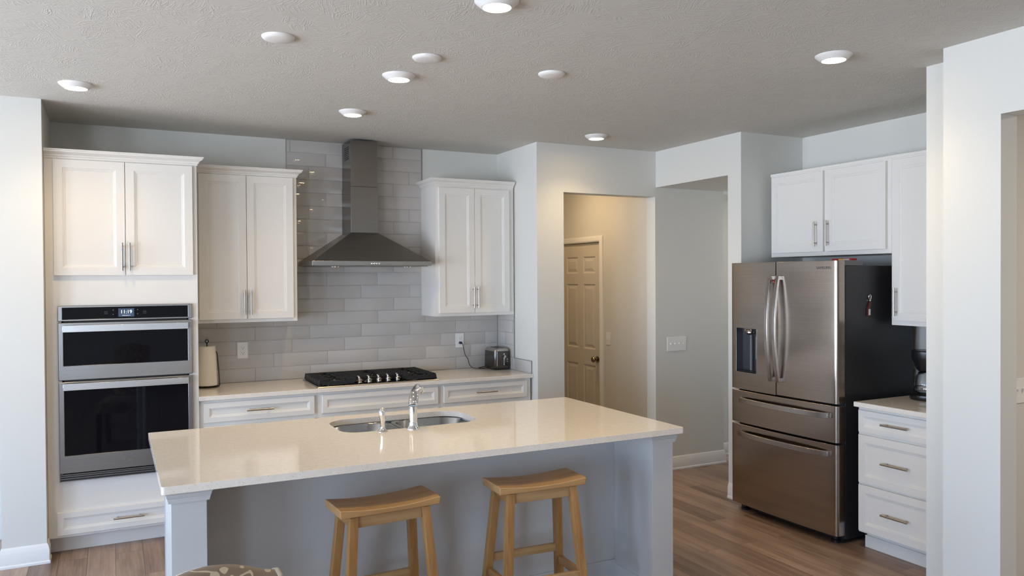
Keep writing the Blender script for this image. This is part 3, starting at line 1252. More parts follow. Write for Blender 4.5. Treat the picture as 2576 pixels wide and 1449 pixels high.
tag(pr, 'white paper towel roll standing on the black wire holder', 'paper towels')

# ------------------------------------------------------------------ toaster
to = thing('toaster', 'dark steel two-slice toaster in the back right corner of the counter', 'toaster', (2.307, -.15, .914))
mb = MB()
x0, x1, y0, y1 = 2.232, 2.382, -.268, -.055


def rr(z, ins, r=.028):
    return [(px_, py_, z) for px_, py_ in rrect(x0 + ins, x1 - ins, y0 + ins, y1 - ins, r)]


mb.loft([rr(.932, .002), rr(.94, 0), rr(1.03, .001), rr(1.072, .003)])
bd = mb.build('shell', 'toaster', to)
mb = MB()
mb.loft([rr(1.0725, .003), rr(1.082, .005), rr(1.091, .011, .024), rr(1.096, .022, .018)])
tp = mb.build('top_cover', 'toastop', to, smooth=60)
for xx in (2.275, 2.318):
    MB().box(xx, xx + .022, -.235, -.085, 1.0963, 1.0975).build('bread_slot', 'slot', tp, smooth=0)
mb = MB()
mb.loft([rr(.9148, .012), rr(.918, .003), rr(.9315, .001)])
mb.build('foot_base', 'black', to)
mb = MB()
mb.box(2.318, 2.328, y0 - .0012, y0 + .002, .955, 1.052)
sl = mb.build('lever_track', 'chrome', to, smooth=0)
MB().box(2.321, 2.325, y0 - .0018, y0, .96, 1.047).build('track_slot', 'slot', sl, smooth=0)
mb = MB()
mb.tube([(2.323, y0 - .001, 1.028), (2.323, y0 - .016, 1.028)], .004, 10)
mb.lathe([(.010, -.014), (.011, -.020), (.007, -.026)], (2.323, y0, 1.028), 'y', 16)
mb.build('lever', 'chrome', to)
for zz in (.985, 1.003):
    MB().lathe([(.005, .001), (.005, -.003)], (2.352, y0, zz), 'y', 14).build('button', 'chrome', to)
MB().lathe([(.013, .001), (.013, -.010), (.010, -.012)], (2.352, y0, .961), 'y', 20).build('dial', 'black', to)
MB().box(2.255, 2.260, y0 - .0006, y0 + .001, .945, 1.07).build('bright_strip', 'chrome', to, smooth=0)
mb = MB()
mb.box(2.020, 2.040, -.036, -.0101, 1.128, 1.147)
pl = mb.build('plug', 'black', to, bevel=.003)
pts = [(2.040, -.030, 1.140), (2.047, -.034, 1.12), (2.055, -.036, 1.08), (2.070, -.036, 1.03), (2.090, -.040, 1.0), (2.097, -.046, .965),
       (2.103, -.056, .945), (2.125, -.075, .922), (2.16, -.10, .9185), (2.20, -.115, .918), (2.222, -.105, .918), (2.205, -.075, .918), (2.185, -.062, .918),
       (2.20, -.048, .920), (2.232, -.046, .924), (2.262, -.058, .926)]
cu = bpy.data.curves.new('c', 'CURVE')
cu.dimensions = '3D'
sp_ = cu.splines.new('BEZIER')
sp_.bezier_points.add(len(pts) - 1)
for b_, p_ in zip(sp_.bezier_points, pts):
    b_.co = p_
    b_.handle_left_type = b_.handle_right_type = 'AUTO'
cu.bevel_depth = .0028
cu.bevel_resolution = 3
tmp = bpy.data.objects.new('c', cu)
COL.objects.link(tmp)
bpy.context.view_layer.update()
me = bpy.data.meshes.new_from_object(tmp.evaluated_get(bpy.context.evaluated_depsgraph_get()))
bpy.data.objects.remove(tmp)
me.name = 'power_cord'
me.transform(Matrix.Translation(-to.location))
me.materials.clear()
me.materials.append(M['black'])
pc = bpy.data.objects.new('power_cord', me)
COL.objects.link(pc)
pc.parent = to

# ------------------------------------------------------------------ kitchen island
IX0, IX1, IY0, IY1 = -.456, 1.996, -3.001, -1.818
CF = -2.945                                           # front face of the end columns
BP = -2.600                                           # back panel facing the stools
il = thing('kitchen_island', 'pale grey island base with square end columns below the quartz top', 'kitchen island', (.77, -2.4, 0))
mb = MB()
mb.box(-.385, 1.930, BP, BP + .02, .10, .8835)
mb.box(-.385, 1.930, -1.905, -1.885, .10, .8835)
mb.box(-.385, -.365, BP + .02, -1.905, .10, .8835)
mb.box(1.910, 1.930, BP + .02, -1.905, .10, .8835)
mb.box(-.365, 1.910, BP + .02, -1.905, .10, .12)
mb.box(-.36, 1.905, BP + .03, -1.96, .001, .10)
mb.build('body', 'island', il, smooth=0)
for cx0, cx1 in ((-.421, -.293), (1.837, 1.966)):
    mb = MB()
    mb.box(cx0, cx1, CF, BP - .0005, .001, .8835)
    cl = mb.build('column', 'island', il, bevel=.0015, smooth=0)
    cp = [(0, 0), (.010, 0), (.010, .010), (.0125, .0105), (.0125, .018), (.016, .024), (.017, .034), (.021, .038), (.022, .0475), (0, .0475)]
    if cx0 < 0:
        crown(cl, [(cx0, BP), (cx0, CF), (cx1, CF), (cx1, BP)], .8355, cp, 'capital', 'island')
    else:
        crown(cl, [(cx0, BP), (cx0, CF), (cx1, CF), (cx1, BP)], .8355, cp, 'capital', 'island')
    crown(cl, [(cx0, BP), (cx0, CF), (cx1, CF), (cx1, BP)], .0015, [(0, 0), (.012, 0), (.012, .10), (.006, .115), (0, .118)], 'column_base', 'island')
# applied moulding on the end panel
mb = MB()
for z0, z1, y0, y1 in ((.16, .80, BP + .06, BP + .07), (.16, .80, -1.96, -1.95), (.16, .17, BP + .06, -1.95), (.79, .80, BP + .06, -1.95)):
    mb.box(-.391, -.3852, y0, y1, z0, z1)
mb.build('end_panel_molding', 'island', il, smooth=0)
MB().box(-.292, 1.836, BP - .013, BP - .0005, .001, .14).build('base_molding', 'island', il, bevel=.003, smooth=0)
for i in range(4):
    a0 = -.36 + i * .567
    d_ = MB()
    rings = [[(a0 + .01 + s_, -1.884 + dd, .13 + s_), (a0 + .557 - s_, -1.884 + dd, .13 + s_), (a0 + .557 - s_, -1.884 + dd, .86 - s_), (a0 + .01 + s_, -1.884 + dd, .86 - s_)]
             for s_, dd in ((0, 0), (0, .019), (.05, .019), (.057, .015), (.066, .010))]
    d_.loft(rings)
    dd_ = d_.build('door', 'island', il, smooth=0)

# worktop with the sink cut-out
SX0, SX1, SY0, SY1 = .412, 1.172, -2.325, -1.925
outer = rrect(IX0, IX1, IY0, IY1, .012, 4)
inner = rrect(SX0, SX1, SY0, SY1, [.13, .12, .10, .12], 10)


def holed(outer, inner, z0, z1, e=.003):
    bm = bmesh.new()

    def loop(pts, z):
        vs = [bm.verts.new((x, y, z)) for x, y in pts]
        return vs, [bm.edges.new((vs[i], vs[(i + 1) % len(vs)])) for i in range(len(vs))]
    cxo_ = sum(p[0] for p in outer) / len(outer)
    tops, bots = [], []
    for pts in (outer, inner):
        t1, te = loop(pts, z1)
        b1, be = loop(pts, z0)
        for i in range(len(pts)):
            j = (i + 1) % len(pts)
            bm.faces.new((t1[i], t1[j], b1[j], b1[i]))
        tops += te
        bots += be
    bmesh.ops.triangle_fill(bm, use_beauty=True, use_dissolve=False, edges=tops)
    bmesh.ops.triangle_fill(bm, use_beauty=True, use_dissolve=False, edges=bots)
    m_ = MB()
    m_.bm.free()
    m_.bm = bm
    return m_


o = holed(outer, inner, .884, .914).build('countertop', 'quartz', None, bevel=.0025, smooth=0)
tag(o, 'large speckled cream quartz island top with an undermount sink', 'countertop')

# ------------------------------------------------------------------ sink
sk = thing('kitchen_sink', 'stainless double-bowl undermount sink set in the island top', 'sink', (.79, -2.12, .68))


def bowl(x0, x1, y0, y1, depth, r):
    mb = MB()
    def ring(z, ins, q):
        return [(a_, b_, z) for a_, b_ in rrect(x0 + ins, x1 - ins, y0 + ins, y1 - ins, q, 8)]
    zt = .8825
    rings = [ring(zt - .002, -.020, r + .012), ring(zt, -.020, r + .012), ring(zt, 0, r), ring(zt - .006, .003, r), ring(zt - depth + .04, .010, r), ring(zt - depth + .012, .022, r - .01),
             ring(zt - depth, .05, r - .03)]
    mb.loft(rings, cap0=False, cap1=True)
    # thin outer shell so the bowl has a thickness
    b_ = mb.build('bowl', 'sink', sk, smooth=60)
    cx_, cy_ = (x0 + x1) / 2, (y0 + y1) / 2
    MB().lathe([(.045, .001), (.043, .004), (.03, .001), (.004, .0005)], (cx_, cy_, zt - depth), n=28).build('drain', 'chrome', b_)


bowl(.405, .738, -2.330, -1.93, .17, .09)
bowl(.783, 1.180, -2.332, -1.92, .20, .10)
MB().box(.737, .784, -2.26, -1.99, .872, .880).build('bowl_divider', 'sink', sk, bevel=.003)

# ------------------------------------------------------------------ faucet + sprayer
FX_, FY_ = .757, -2.372
fc = thing('kitchen_faucet', 'chrome single-lever kitchen faucet standing at the sink', 'faucet', (FX_, FY_, .914))
mb = MB()
mb.lathe([(.034, .0003), (.034, .003), (.031, .009), (.025, .016), (.023, .022), (.0215, .040), (.0215, .112), (.023, .114), (.023, .117), (.0215, .119)],
         (FX_, FY_, .914), n=32)
mb.build('body', 'chrome', fc)
mb = MB()
P0 = Vector((FX_, FY_, 1.033))
sp_pts = [P0, (FX_ + .004, FY_ + .008, 1.048), (FX_ + .018, FY_ + .036, 1.071), (FX_ + .040, FY_ + .080, 1.092), (FX_ + .066, FY_ + .128, 1.106),
          (FX_ + .085, FY_ + .164, 1.108), (FX_ + .094, FY_ + .185, 1.098)]
mb.tube(sp_pts, [.0225, .0245, .0245, .0215, .0175, .0140, .0125], 20)
mb.build('spout', 'chrome', fc, smooth=60)
mb = MB()
lv = [(FX_ + .040, FY_ + .060, 1.100), (FX_ + .052, FY_ + .050, 1.112), (FX_ + .066, FY_ + .046, 1.114), (FX_ + .074, FY_ + .044, 1.102), (FX_ + .070, FY_ + .046, 1.090), (FX_ + .060, FY_ + .056, 1.086)]
mb.tube(lv, [.010, .0075, .007, .0065, .006, .004], 14)
mb.build('lever', 'chrome', fc, smooth=60)
SX_, SY_ = .600, -2.358
sy = thing('side_sprayer', 'small chrome side sprayer left of the faucet on the island', 'sprayer', (SX_, SY_, .914))
mb = MB()
mb.lathe([(.026, .0003), (.026, .002), (.020, .008), (.014, .014), (.0125, .022), (.0125, .024)], (SX_, SY_, .914), n=28)
mb.build('base', 'chrome', sy)
mb = MB()
mb.tube([(SX_, SY_, .938), (SX_, SY_, .975), (SX_ - .002, SY_, .995), (SX_ - .003, SY_ + .002, 1.012), (SX_ + .001, SY_ + .006, 1.024), (SX_ + .006, SY_ + .012, 1.030)],
        [.0115, .0135, .0155, .0165, .014, .007], 18)
mb.build('spray_head', 'chrome', sy, smooth=60)

# ------------------------------------------------------------------ refrigerator
FD = 3.385                                            # front-most face of the doors
FY0, FY1 = -2.752, -1.812                             # right (near) and left (far) sides
fr = thing('refrigerator', 'stainless french-door refrigerator with black sides and two lower drawers', 'refrigerator', (3.8, -2.28, 0))
MB().box(3.478, 4.12, FY0 + .003, FY1 - .003, .030, 1.750).build('body', 'fside', fr, bevel=.003, smooth=0)
fyc = (FY0 + FY1) / 2


def fx(y):
    q = (y - fyc) / ((FY1 - FY0) / 2)
    return FD + .016 * abs(q) ** 2.4


def front_profile(ya, yb, round_a, round_b, n=14):
    """points along the front from ya to yb (ya<yb) with rounded ends, then back"""
    pts = []
    R0 = .022
    if round_a:
        for i in range(7):
            t_ = PI / 2 * i / 6
            pts.append((fx(ya + R0) + R0 * (1 - math.sin(t_)), ya + R0 * (1 - math.cos(t_))))
        s_ = ya + R0
    else:
        pts.append((fx(ya), ya))
        s_ = ya
    e_ = yb - R0 if round_b else yb
    for i in range(1, n):
        y = s_ + (e_ - s_) * i / n
        pts.append((fx(y), y))
    if round_b:
        for i in range(7):
            t_ = PI / 2 * i / 6
            pts.append((fx(yb - R0) + R0 * (1 - math.cos(t_)), yb - R0 * (1 - math.sin(t_))))
    else:
        pts.append((fx(yb), yb))
    return pts


XB = 3.470


def fdoor(name, ya, yb, z0, z1, ra, rb, hole=None):
    pr_ = front_profile(ya, yb, ra, rb, 22)
    mb = MB()
    if not hole:
        poly = pr_ + [(XB, yb), (XB, ya)]
        mb.loft([[(x, y, z0 + .002) for x, y in poly], [(x, y, z0) for x, y in poly][:0] or [(x, y, z1) for x, y in poly]])
        return mb.build(name, 'fridge', fr, smooth=30, bevel=.002)
    hy0, hy1, hz0, hz1 = hole
    ysx = sorted([(y, x) for x, y in pr_] + [(hy0, fx(hy0)), (hy1, fx(hy1))])
    P = [(x, y) for y, x in ysx]
    zz = [z0, hz0, hz1, z1]
    for i in range(len(P) - 1):
        for j in range(3):
            ymid = (P[i][1] + P[i + 1][1]) / 2
            if j == 1 and hy0 < ymid < hy1:
                continue
            mb.face([(P[i][0], P[i][1], zz[j]), (P[i + 1][0], P[i + 1][1], zz[j]), (P[i + 1][0], P[i + 1][1], zz[j + 1]), (P[i][0], P[i][1], zz[j + 1])])
    mb.face([(x, y, z0) for x, y in P] + [(XB, yb, z0), (XB, ya, z0)])
    mb.face([(x, y, z1) for x, y in P] + [(XB, yb, z1), (XB, ya, z1)])
    mb.face([(XB, ya, z0), (XB, yb, z0), (XB, yb, z1), (XB, ya, z1)])
    for y_, x_ in ((ya, P[0][0]), (yb, P[-1][0])):
        mb.face([(x_, y_, z0), (XB, y_, z0), (XB, y_, z1), (x_, y_, z1)])
    return mb.build(name, 'fridge', fr, smooth=30, weld=True)


YS = -2.262
HOLE = (-2.080, -1.872, 1.006, 1.320)
ld = fdoor('door', YS + .003, FY1, .883, 1.783, False, True, HOLE)
rd = fdoor('door', FY0, YS - .003, .883, 1.783, True, False)
d1 = fdoor('drawer', FY0, FY1, .640, .872, True, True)
d2 = fdoor('drawer', FY0, FY1, .055, .629, True, True)
# dispenser recess
hy0, hy1, hz0, hz1 = HOLE
mb = MB()
xf_ = fx(-1.98) + .001
mb.loft([[(fx(hy0), hy0, hz0), (fx(hy1), hy1, hz0), (fx(hy1), hy1, hz1), (fx(hy0), hy0, hz1)],
         [(3.455, hy0 + .004, hz0 + .004), (3.455, hy1 - .004, hz0 + .004), (3.455, hy1 - .004, hz1 - .004), (3.455, hy0 + .004, hz1 - .004)]], cap0=False)
dp = mb.build('dispenser_recess', mat('dispenser_grey', (0.10, 0.105, 0.115), .25, .6), ld, smooth=0)
mb = MB()
mb.lathe([(.026, .0), (.030, -.006), (.030, -.026), (.022, -.034), (.016, -.038)], (3.430, -1.975, 1.312), n=24)
mb.box(3.41, 3.455, -2.010, -1.94, 1.295, 1.316)
mb.build('nozzle', 'fridge', dp)
mb = MB()
mb.box(3.438, 3.446, -2.068, -2.020, 1.100, 1.262)
mb.build('paddle', 'label', dp, bevel=.002)
mb = MB()
mb.tube([(3.44, -1.975, 1.27), (3.44, -1.975, 1.02)], .010, 12)
mb.build('water_pipe', 'hinge', dp)
MB().box(fx(-1.98) + .006, 3.452, hy0 + .006, hy1 - .006, hz0 + .0045, hz0 + .010).build('drip_tray', 'black', dp, smooth=0)
mb = MB()
rr_ = [(hz0, hy0), (hz0, hy1), (hz1, hy1), (hz1, hy0), (hz0, hy0)]
mb.tube([(fx(y) - .001, y, z) for z, y in rr_], .0022, 6)
mb.build('bezel', 'steel', dp)


def fhandle_v(par, y):
    mb = MB()
    pts = []
    for i in range(17):
        s_ = i / 16
        z = .975 + (1.690 - .975) * s_
        bow = math.sin(PI * s_) ** .8 if 0 < s_ < 1 else 0
        pts.append((FD - .016 - .040 * bow, y, z))
    mb.tube(pts, 1.0, flat=(.009, .0135), up=(1, 0, 0))
    for s_, z in ((0, .990), (1, 1.675)):
        mb.box(FD - .024, FD + .004, y - .012, y + .012, z - .014, z + .014)
    mb.build('handle', 'fridge_handle', par, bevel=.002, smooth=40)


fhandle_v(ld, YS + .034)
fhandle_v(rd, YS - .036)


def fhandle_h(par, z):
    mb = MB()
    pts = []
    ya, yb = -2.700, -1.915
    for i in range(21):
        s_ = i / 20
        y = ya + (yb - ya) * s_
        bow = math.sin(PI * s_) ** .6 if 0 < s_ < 1 else 0
        pts.append((fx(y) - .018 - .034 * bow, y, z))
    mb.tube(pts, 1.0, flat=(.009, .017), up=(1, 0, 0))
    for y in (ya + .018, yb - .018):
        mb.box(fx(y) - .024, fx(y) + .004, y - .018, y + .018, z - .015, z + .015)
    mb.build('handle', 'fridge_handle', par, bevel=.002, smooth=40)


fhandle_h(d1, .810)
fhandle_h(d2, .570)
text('SAMSUNG', .024, 'logo', 'hinge', rd, (fx(-2.655) - .0012, -2.655, 1.738), (PI / 2, 0, -PI / 2 - math.atan((fx(-2.63) - fx(-2.68)) / .05)), 1.0)
for y0, y1 in ((FY0 + .005, FY0 + .075), (FY1 - .075, FY1 - .005)):
    MB().box(3.425, 3.640, y0, y1, 1.7515, 1.7845).build('hinge_cover', 'hinge', fr, bevel=.003, smooth=0)
mb = MB()
mb.box(3.4705, 3.4775, FY0 + .01, FY1 - .01, .06, 1.775)
mb.build('gasket', 'slot', fr, smooth=0)
for y in (FY0 + .07, FY1 - .07):
    mb = MB()
    mb.lathe([(.030, .0008), (.030, .016), (.018, .020), (.018, .034)], (3.47, y, 0), n=20)
    mb.build('foot', 'black', fr)
MB().box(3.48, 4.0, FY0 + .02, FY1 - .02, .008, .0295).build('base_grille', 'black', fr, smooth=0)

# things on the fridge
bo = thing('bottle_opener', 'bottle-shaped dark red magnetic bottle opener stuck on the black fridge side', 'bottle opener', (3.665, FY0 + .003, 1.43))
yy = FY0 + .0025
mb = MB()
for r0, pts in ((.0035, [(3.6925, yy - .006, 1.532), (3.684, yy - .006, 1.545), (3.684, yy - .006, 1.558), (3.694, yy - .006, 1.566), (3.704, yy - .006, 1.558), (3.704, yy - .006, 1.545), (3.6965, yy - .006, 1.532)]),):
    mb.tube(pts, r0, 8)
mb.box(3.689, 3.700, yy - .008, yy - .003, 1.523, 1.535)
mb.build('opener_ring', 'chrome', bo)
mb = MB()
mb.hexa([(3.667, yy - .012, 1.430), (3.692, yy - .012, 1.430), (3.692, yy - .0005, 1.430), (3.667, yy - .0005, 1.430)],
        [(3.670, yy - .012, 1.482), (3.695, yy - .012, 1.482), (3.695, yy - .0005, 1.482), (3.670, yy - .0005, 1.482)])
mb.hexa([(3.670, yy - .012, 1.482), (3.695, yy - .012, 1.482), (3.695, yy - .0005, 1.482), (3.670, yy - .0005, 1.482)],
        [(3.682, yy - .010, 1.500), (3.695, yy - .010, 1.500), (3.695, yy - .0005, 1.500), (3.682, yy - .0005, 1.500)])
mb.hexa([(3.682, yy - .010, 1.500), (3.695, yy - .010, 1.500), (3.695, yy - .0005, 1.500), (3.682, yy - .0005, 1.500)],
        [(3.688, yy - .009, 1.525), (3.698, yy - .009, 1.525), (3.698, yy - .0005, 1.525), (3.688, yy - .0005, 1.525)])
bb = mb.build('bottle_body', 'darkred', bo, smooth=0)
MB().box(3.674, 3.691, yy - .0130, yy - .0121, 1.436, 1.474).build('bottle_label', 'label', bb, smooth=0)
bx = thing('match_box', 'small red and yellow printed box lying on top of the fridge', 'box', (3.62, -2.60, 1.751))
bx.rotation_euler = (0, 0, 0)
mb = MB().box(3.645, 3.69, -2.660, -2.500, 1.7512, 1.800)
b1 = mb.build('carton', 'red', bx, smooth=0)
MB().box(3.6435, 3.6448, -2.590, -2.555, 1.757, 1.797).build('yellow_print', 'yellow', b1, smooth=0)
MB().box(3.6435, 3.6448, -2.640, -2.592, 1.757, 1.797).build('pale_print', 'label', b1, smooth=0)
rm = thing('red_charm', 'tiny red charm hooked behind the left fridge door handle', 'charm', (FD - .01, YS + .002, 1.655))
mb = MB()
mb.lathe([(.004, -.008), (.008, -.003), (.008, .003), (.004, .008)], (FD - .0095, YS + .010, 1.648), n=12)
mb.tube([(FD - .006, YS + .010, 1.655), (FD - .003, YS + .012, 1.668)], .002, 6)
mb.build('charm_body', 'red', rm)


# ------------------------------------------------------------------ cabinets over and beside the fridge
UX = 3.822
uf = thing('fridge_cabinet', 'white two-door cabinet mounted above the refrigerator', 'cabinet', (4.0, -2.3, 1.829))
MB().box(UX, XF - .001, -2.815, -1.790, 1.829, 2.442).build('body', 'cab', uf, smooth=0)
for a0, a1, hy in ((-2.287, -1.812, -2.232), (-2.785, -2.316, -2.335)):
    d = panel('door', 'x', UX - .001, a0, a1, 1.857, 2.420, uf)
    bar_handle('x', UX - .02, hy, 1.982, True, d)
MB().box(UX - .006, UX - .0005, -2.815, -1.788, 2.432, 2.450).build('top_molding', 'cab', uf, smooth=0)
uf2 = thing('wall_cabinet', 'tall white wall cabinet right of the fridge above the coffee maker', 'cabinet', (4.0, -3.17, 1.372))
MB().box(UX, XF - .001, -3.525, -2.816, 1.372, 2.442).build('body', 'cab', uf2, smooth=0)
d = panel('door', 'x', UX - .001, -3.166, -2.834, 1.400, 2.420, uf2)
bar_handle('x', UX - .02, -2.866, 1.520, True, d)
d = panel('door', 'x', UX - .001, -3.505, -3.169, 1.400, 2.420, uf2)
bar_handle('x', UX - .02, -3.475, 1.520, True, d)
MB().box(UX - .006, UX - .0005, -3.525, -2.8155, 2.432, 2.450).build('top_molding', 'cab', uf2, smooth=0)

BX = 3.487
bc = thing('drawer_cabinet', 'white three-drawer base cabinet to the right of the refrigerator', 'cabinet', (3.85, -3.18, 0))
MB().box(BX, XF - .001, -3.525, -2.841, .110, .8835).build('body', 'cab', bc, smooth=0)
mb = MB()
mb.box(BX + .075, XF - .03, -3.525, -2.841, .001, .110)
mb.box(BX + .064, BX + .0745, -3.525, -2.835, .001, .075)
mb.build('toe_kick', 'cab', bc, smooth=0)
for z0, z1, hz, pf in ((.730, .865, .800, DRAW_P), (.420, .714, .567, TALLDRAW_P), (.123, .407, .263, TALLDRAW_P)):
    d = panel('drawer', 'x', BX - .001, -3.385, -2.852, z0, z1, bc, pf)
    bar_handle('x', BX - .02, -3.118, hz, False, d)
o = MB().box(3.442, XF - .001, -3.525, -2.838, .884, .914).build('countertop', 'quartz', None, bevel=.003, smooth=0)
tag(o, 'short cream quartz countertop under the coffee maker right of the fridge', 'countertop')
mb = MB()
mb.box(XF - .010, XF - .001, -3.525, -2.838, .9145, 1.371)
o = mb.build('side_backsplash', 'wall', None, smooth=0)
bpy.data.objects.remove(o)

# ------------------------------------------------------------------ coffee maker
KX, KY = 3.905, -3.005
cm = thing('coffee_maker', 'black drip coffee maker on the counter right of the fridge', 'coffee maker', (KX, KY, .914))
mb = MB()
mb.lathe([(.098, .0006), (.102, .010), (.100, .030), (.085, .040)], (KX, KY, .914), n=36)
mb.build('base', 'black', cm)
mb = MB()
mb.box(KX + .062, KX + .125, KY - .055, KY + .055, .9545, 1.13)
mb.build('column', 'black', cm, bevel=.01)
mb = MB()
mb.lathe([(.050, .176), (.060, .184), (.074, .215), (.088, .250), (.091, .262), (.091, .300), (.086, .306), (.03, .309)], (KX, KY, .914), n=36)
mb.build('brew_head', 'black', cm)
cf = thing('coffee_carafe', 'clear glass coffee carafe standing in the black coffee maker', 'carafe', (KX, KY, .9555))
mb = MB()
pf = [(.055, .0), (.068, .006), (.078, .025), (.080, .055), (.074, .085), (.058, .112), (.052, .122), (.0505, .122), (.0565, .112), (.0725, .085), (.0785, .055), (.0765, .026), (.067, .008), (.05, .002)]
mb.lathe(pf, (KX, KY, .9555), n=40)
mb.build('glass_bowl', 'glass', cf, smooth=60)
mb = MB()
mb.lathe([(.0535, .121), (.0535, .128), (.04, .133), (.01, .134)], (KX, KY, .9555), n=28)
mb.build('lid', 'black', cf)
mb = MB()
mb.lathe([(.0795, .030), (.0815, .030), (.0815, .036), (.0795, .036), (.0795, .030)], (KX, KY, .9555), n=40, cap=False)
mb.build('metal_band', 'chrome', cf)
mb = MB()
hpts = [(KX - .052, KY - .01, 1.078), (KX - .085, KY - .012, 1.078), (KX - .112, KY - .014, 1.06), (KX - .114, KY - .014, 1.01), (KX - .084, KY - .012, .99)]
mb.tube([(KX + (a_ - KX) * .25, KY + (a_ - KX) * 1.0, z_) for a_, b_, z_ in hpts], 1, flat=(.006, .010))
mb.build('carafe_handle', 'black', cf)


# ------------------------------------------------------------------ bar stools
def make_stool(label):
    r = thing('bar_stool', label, 'stool', (0, 0, 0), 'saddle seat stools at the island')
    mb = MB()
    L, W, T = .450, .216, .040
    nx, ny = 28, 8
    top, bot = [], []
    for i in range(nx + 1):
        u_ = -1 + 2 * i / nx
        z = .74 - .0165 * (1 - abs(u_) ** 2.2)
        zb = .74 - T - .001 * (1 - u_ * u_)
        rt, rb = [], []
        for j in range(ny + 1):
            v_ = -1 + 2 * j / ny
            dz = -.003 * (abs(v_) ** 6) - .002 * (abs(u_) ** 10)
            rt.append(mb.bm.verts.new((u_ * L / 2, v_ * W / 2, z + dz)))
            rb.append(mb.bm.verts.new((u_ * (L / 2 - .004), v_ * (W / 2 - .004), zb)))
        top.append(rt)
        bot.append(rb)
    F = mb.bm.faces.new
    for i in range(nx):
        for j in range(ny):
            F((top[i][j], top[i + 1][j], top[i + 1][j + 1], top[i][j + 1]))
            F((bot[i][j], bot[i][j + 1], bot[i + 1][j + 1], bot[i + 1][j]))
        F((top[i][0], bot[i][0], bot[i + 1][0], top[i + 1][0]))
        F((top[i][ny], top[i + 1][ny], bot[i + 1][ny], bot[i][ny]))
    for j in range(ny):
        F((top[0][j], top[0][j + 1], bot[0][j + 1], bot[0][j]))
        F((top[nx][j], bot[nx][j], bot[nx][j + 1], top[nx][j + 1]))
    mb.build('seat', 'oak_x', r, local=True, bevel=.003, smooth=40)
    tx, ty, bx_, by_ = .161, .078, .214, .148
    zt = .6975

    def at(sx, sy, z):
        k = (zt - z) / zt
        return (sx * (tx + (bx_ - tx) * k), sy * (ty + (by_ - ty) * k))
    h = .0185
    for sx in (-1, 1):
        for sy in (-1, 1):
            a_ = at(sx, sy, 0)
            b_ = at(sx, sy, zt)
            m_ = MB()
            m_.hexa([(a_[0] - h, a_[1] - h, .001), (a_[0] + h, a_[1] - h, .001), (a_[0] + h, a_[1] + h, .001), (a_[0] - h, a_[1] + h, .001)],
                    [(b_[0] - h, b_[1] - h, zt - .0), (b_[0] + h, b_[1] - h, zt), (b_[0] + h, b_[1] + h, zt), (b_[0] - h, b_[1] + h, zt)])
            m_.build('leg', 'oak_z', r, local=True, bevel=.002, smooth=0)
    for sy in (-1, 1):
        a_ = at(1, sy, .68)
        m_ = MB()
        m_.box(-a_[0] + h, a_[0] - h, a_[1] - .009, a_[1] + .009, .650, .6965)
        m_.build('apron', 'oak_h', r, local=True, bevel=.001, smooth=0)
    for sx in (-1, 1):
        a_ = at(sx, 1, .68)
        m_ = MB()
        m_.box(a_[0] - .009, a_[0] + .009, -a_[1] + h, a_[1] - h, .650, .6965)
        m_.build('end_apron', 'oak_y', r, local=True, bevel=.001, smooth=0)
    for sy, zr in ((1, .345), (-1, .285)):
        a_ = at(1, sy, zr)
        m_ = MB()
        m_.box(-a_[0] + h * .9, a_[0] - h * .9, a_[1] - .010, a_[1] + .010, zr - .019, zr + .019)
        m_.build('rung', 'oak_h', r, local=True, bevel=.002, smooth=0)
    for sx in (-1, 1):
        a_ = at(sx, 1, .32)
        m_ = MB()
        m_.box(a_[0] - .010, a_[0] + .010, -a_[1] + h * .9, a_[1] - h * .9, .265, .303)
        m_.build('side_rung', 'oak_y', r, local=True, bevel=.002, smooth=0)
    return r


st1 = make_stool('light oak saddle-seat stool at the middle of the island, left of the other stool')
st1.location = (.427, -2.900, 0)
st1.rotation_euler = (0, 0, math.radians(3))
st2 = dup(st1, (1.170, -2.905, 0), 'light oak saddle-seat stool on the right, nearer the right island column')
st2.rotation_euler = (0, 0, math.radians(-2.5))

# ------------------------------------------------------------------ upholstered chair in the foreground
chx, chy = -.4466, -4.1888
ch = thing('dining_chair', 'chair with brown and gold floral upholstered back at the bottom edge', 'chair', (chx, chy, 0))
mb = MB()
N = 24
W2 = .16


def back_top(u_):
    return 1.028 - .045 * abs(u_) ** 2.0 + .010 * max(0, abs(u_) - .8) * 5


def cring(z, t0=.0):
    pass


rows = []
for i in range(N + 1):
    u_ = -1 + 2 * i / N
    zt = back_top(u_)
    x = u_ * W2
    col_ = []
    prof_ = []
    y_f = -.030 - .030 * (u_ * u_)
    for yy_, zz_ in ((-.036, .50), (-.042, .75), (-.036, zt - .03), (-.024, zt - .008), (0, zt), (.024, zt - .008), (.036, zt - .03), (.042, .75), (.036, .50)):
        lean = (zz_ - .50) * -.16
        col_.append((x, yy_ + lean - .035 * (u_ * u_), zz_))
    rows.append(col_)
mb.loft(rows)
cb = mb.build('backrest', 'fabric', ch, local=True, smooth=60)
for s_, idx in ((1, -1), (-1, 0)):
    mb = MB()
    c_ = rows[idx][1:-1]
    mb.tube([(p_[0], p_[1], p_[2]) for p_ in c_], .006, 8)
    mb.build('welt', 'welt', cb, local=True)
mb = MB()
mb.loft([[(a_, b_, z_) for a_, b_ in rrect(-.24 + i_, .24 - i_, -.01 + i_, .46 - i_, .05, 6)] for z_, i_ in ((.38, .01), (.40, 0), (.46, 0), (.485, .012), (.495, .035))])
mb.build('seat', 'fabric', ch, local=True, smooth=60)
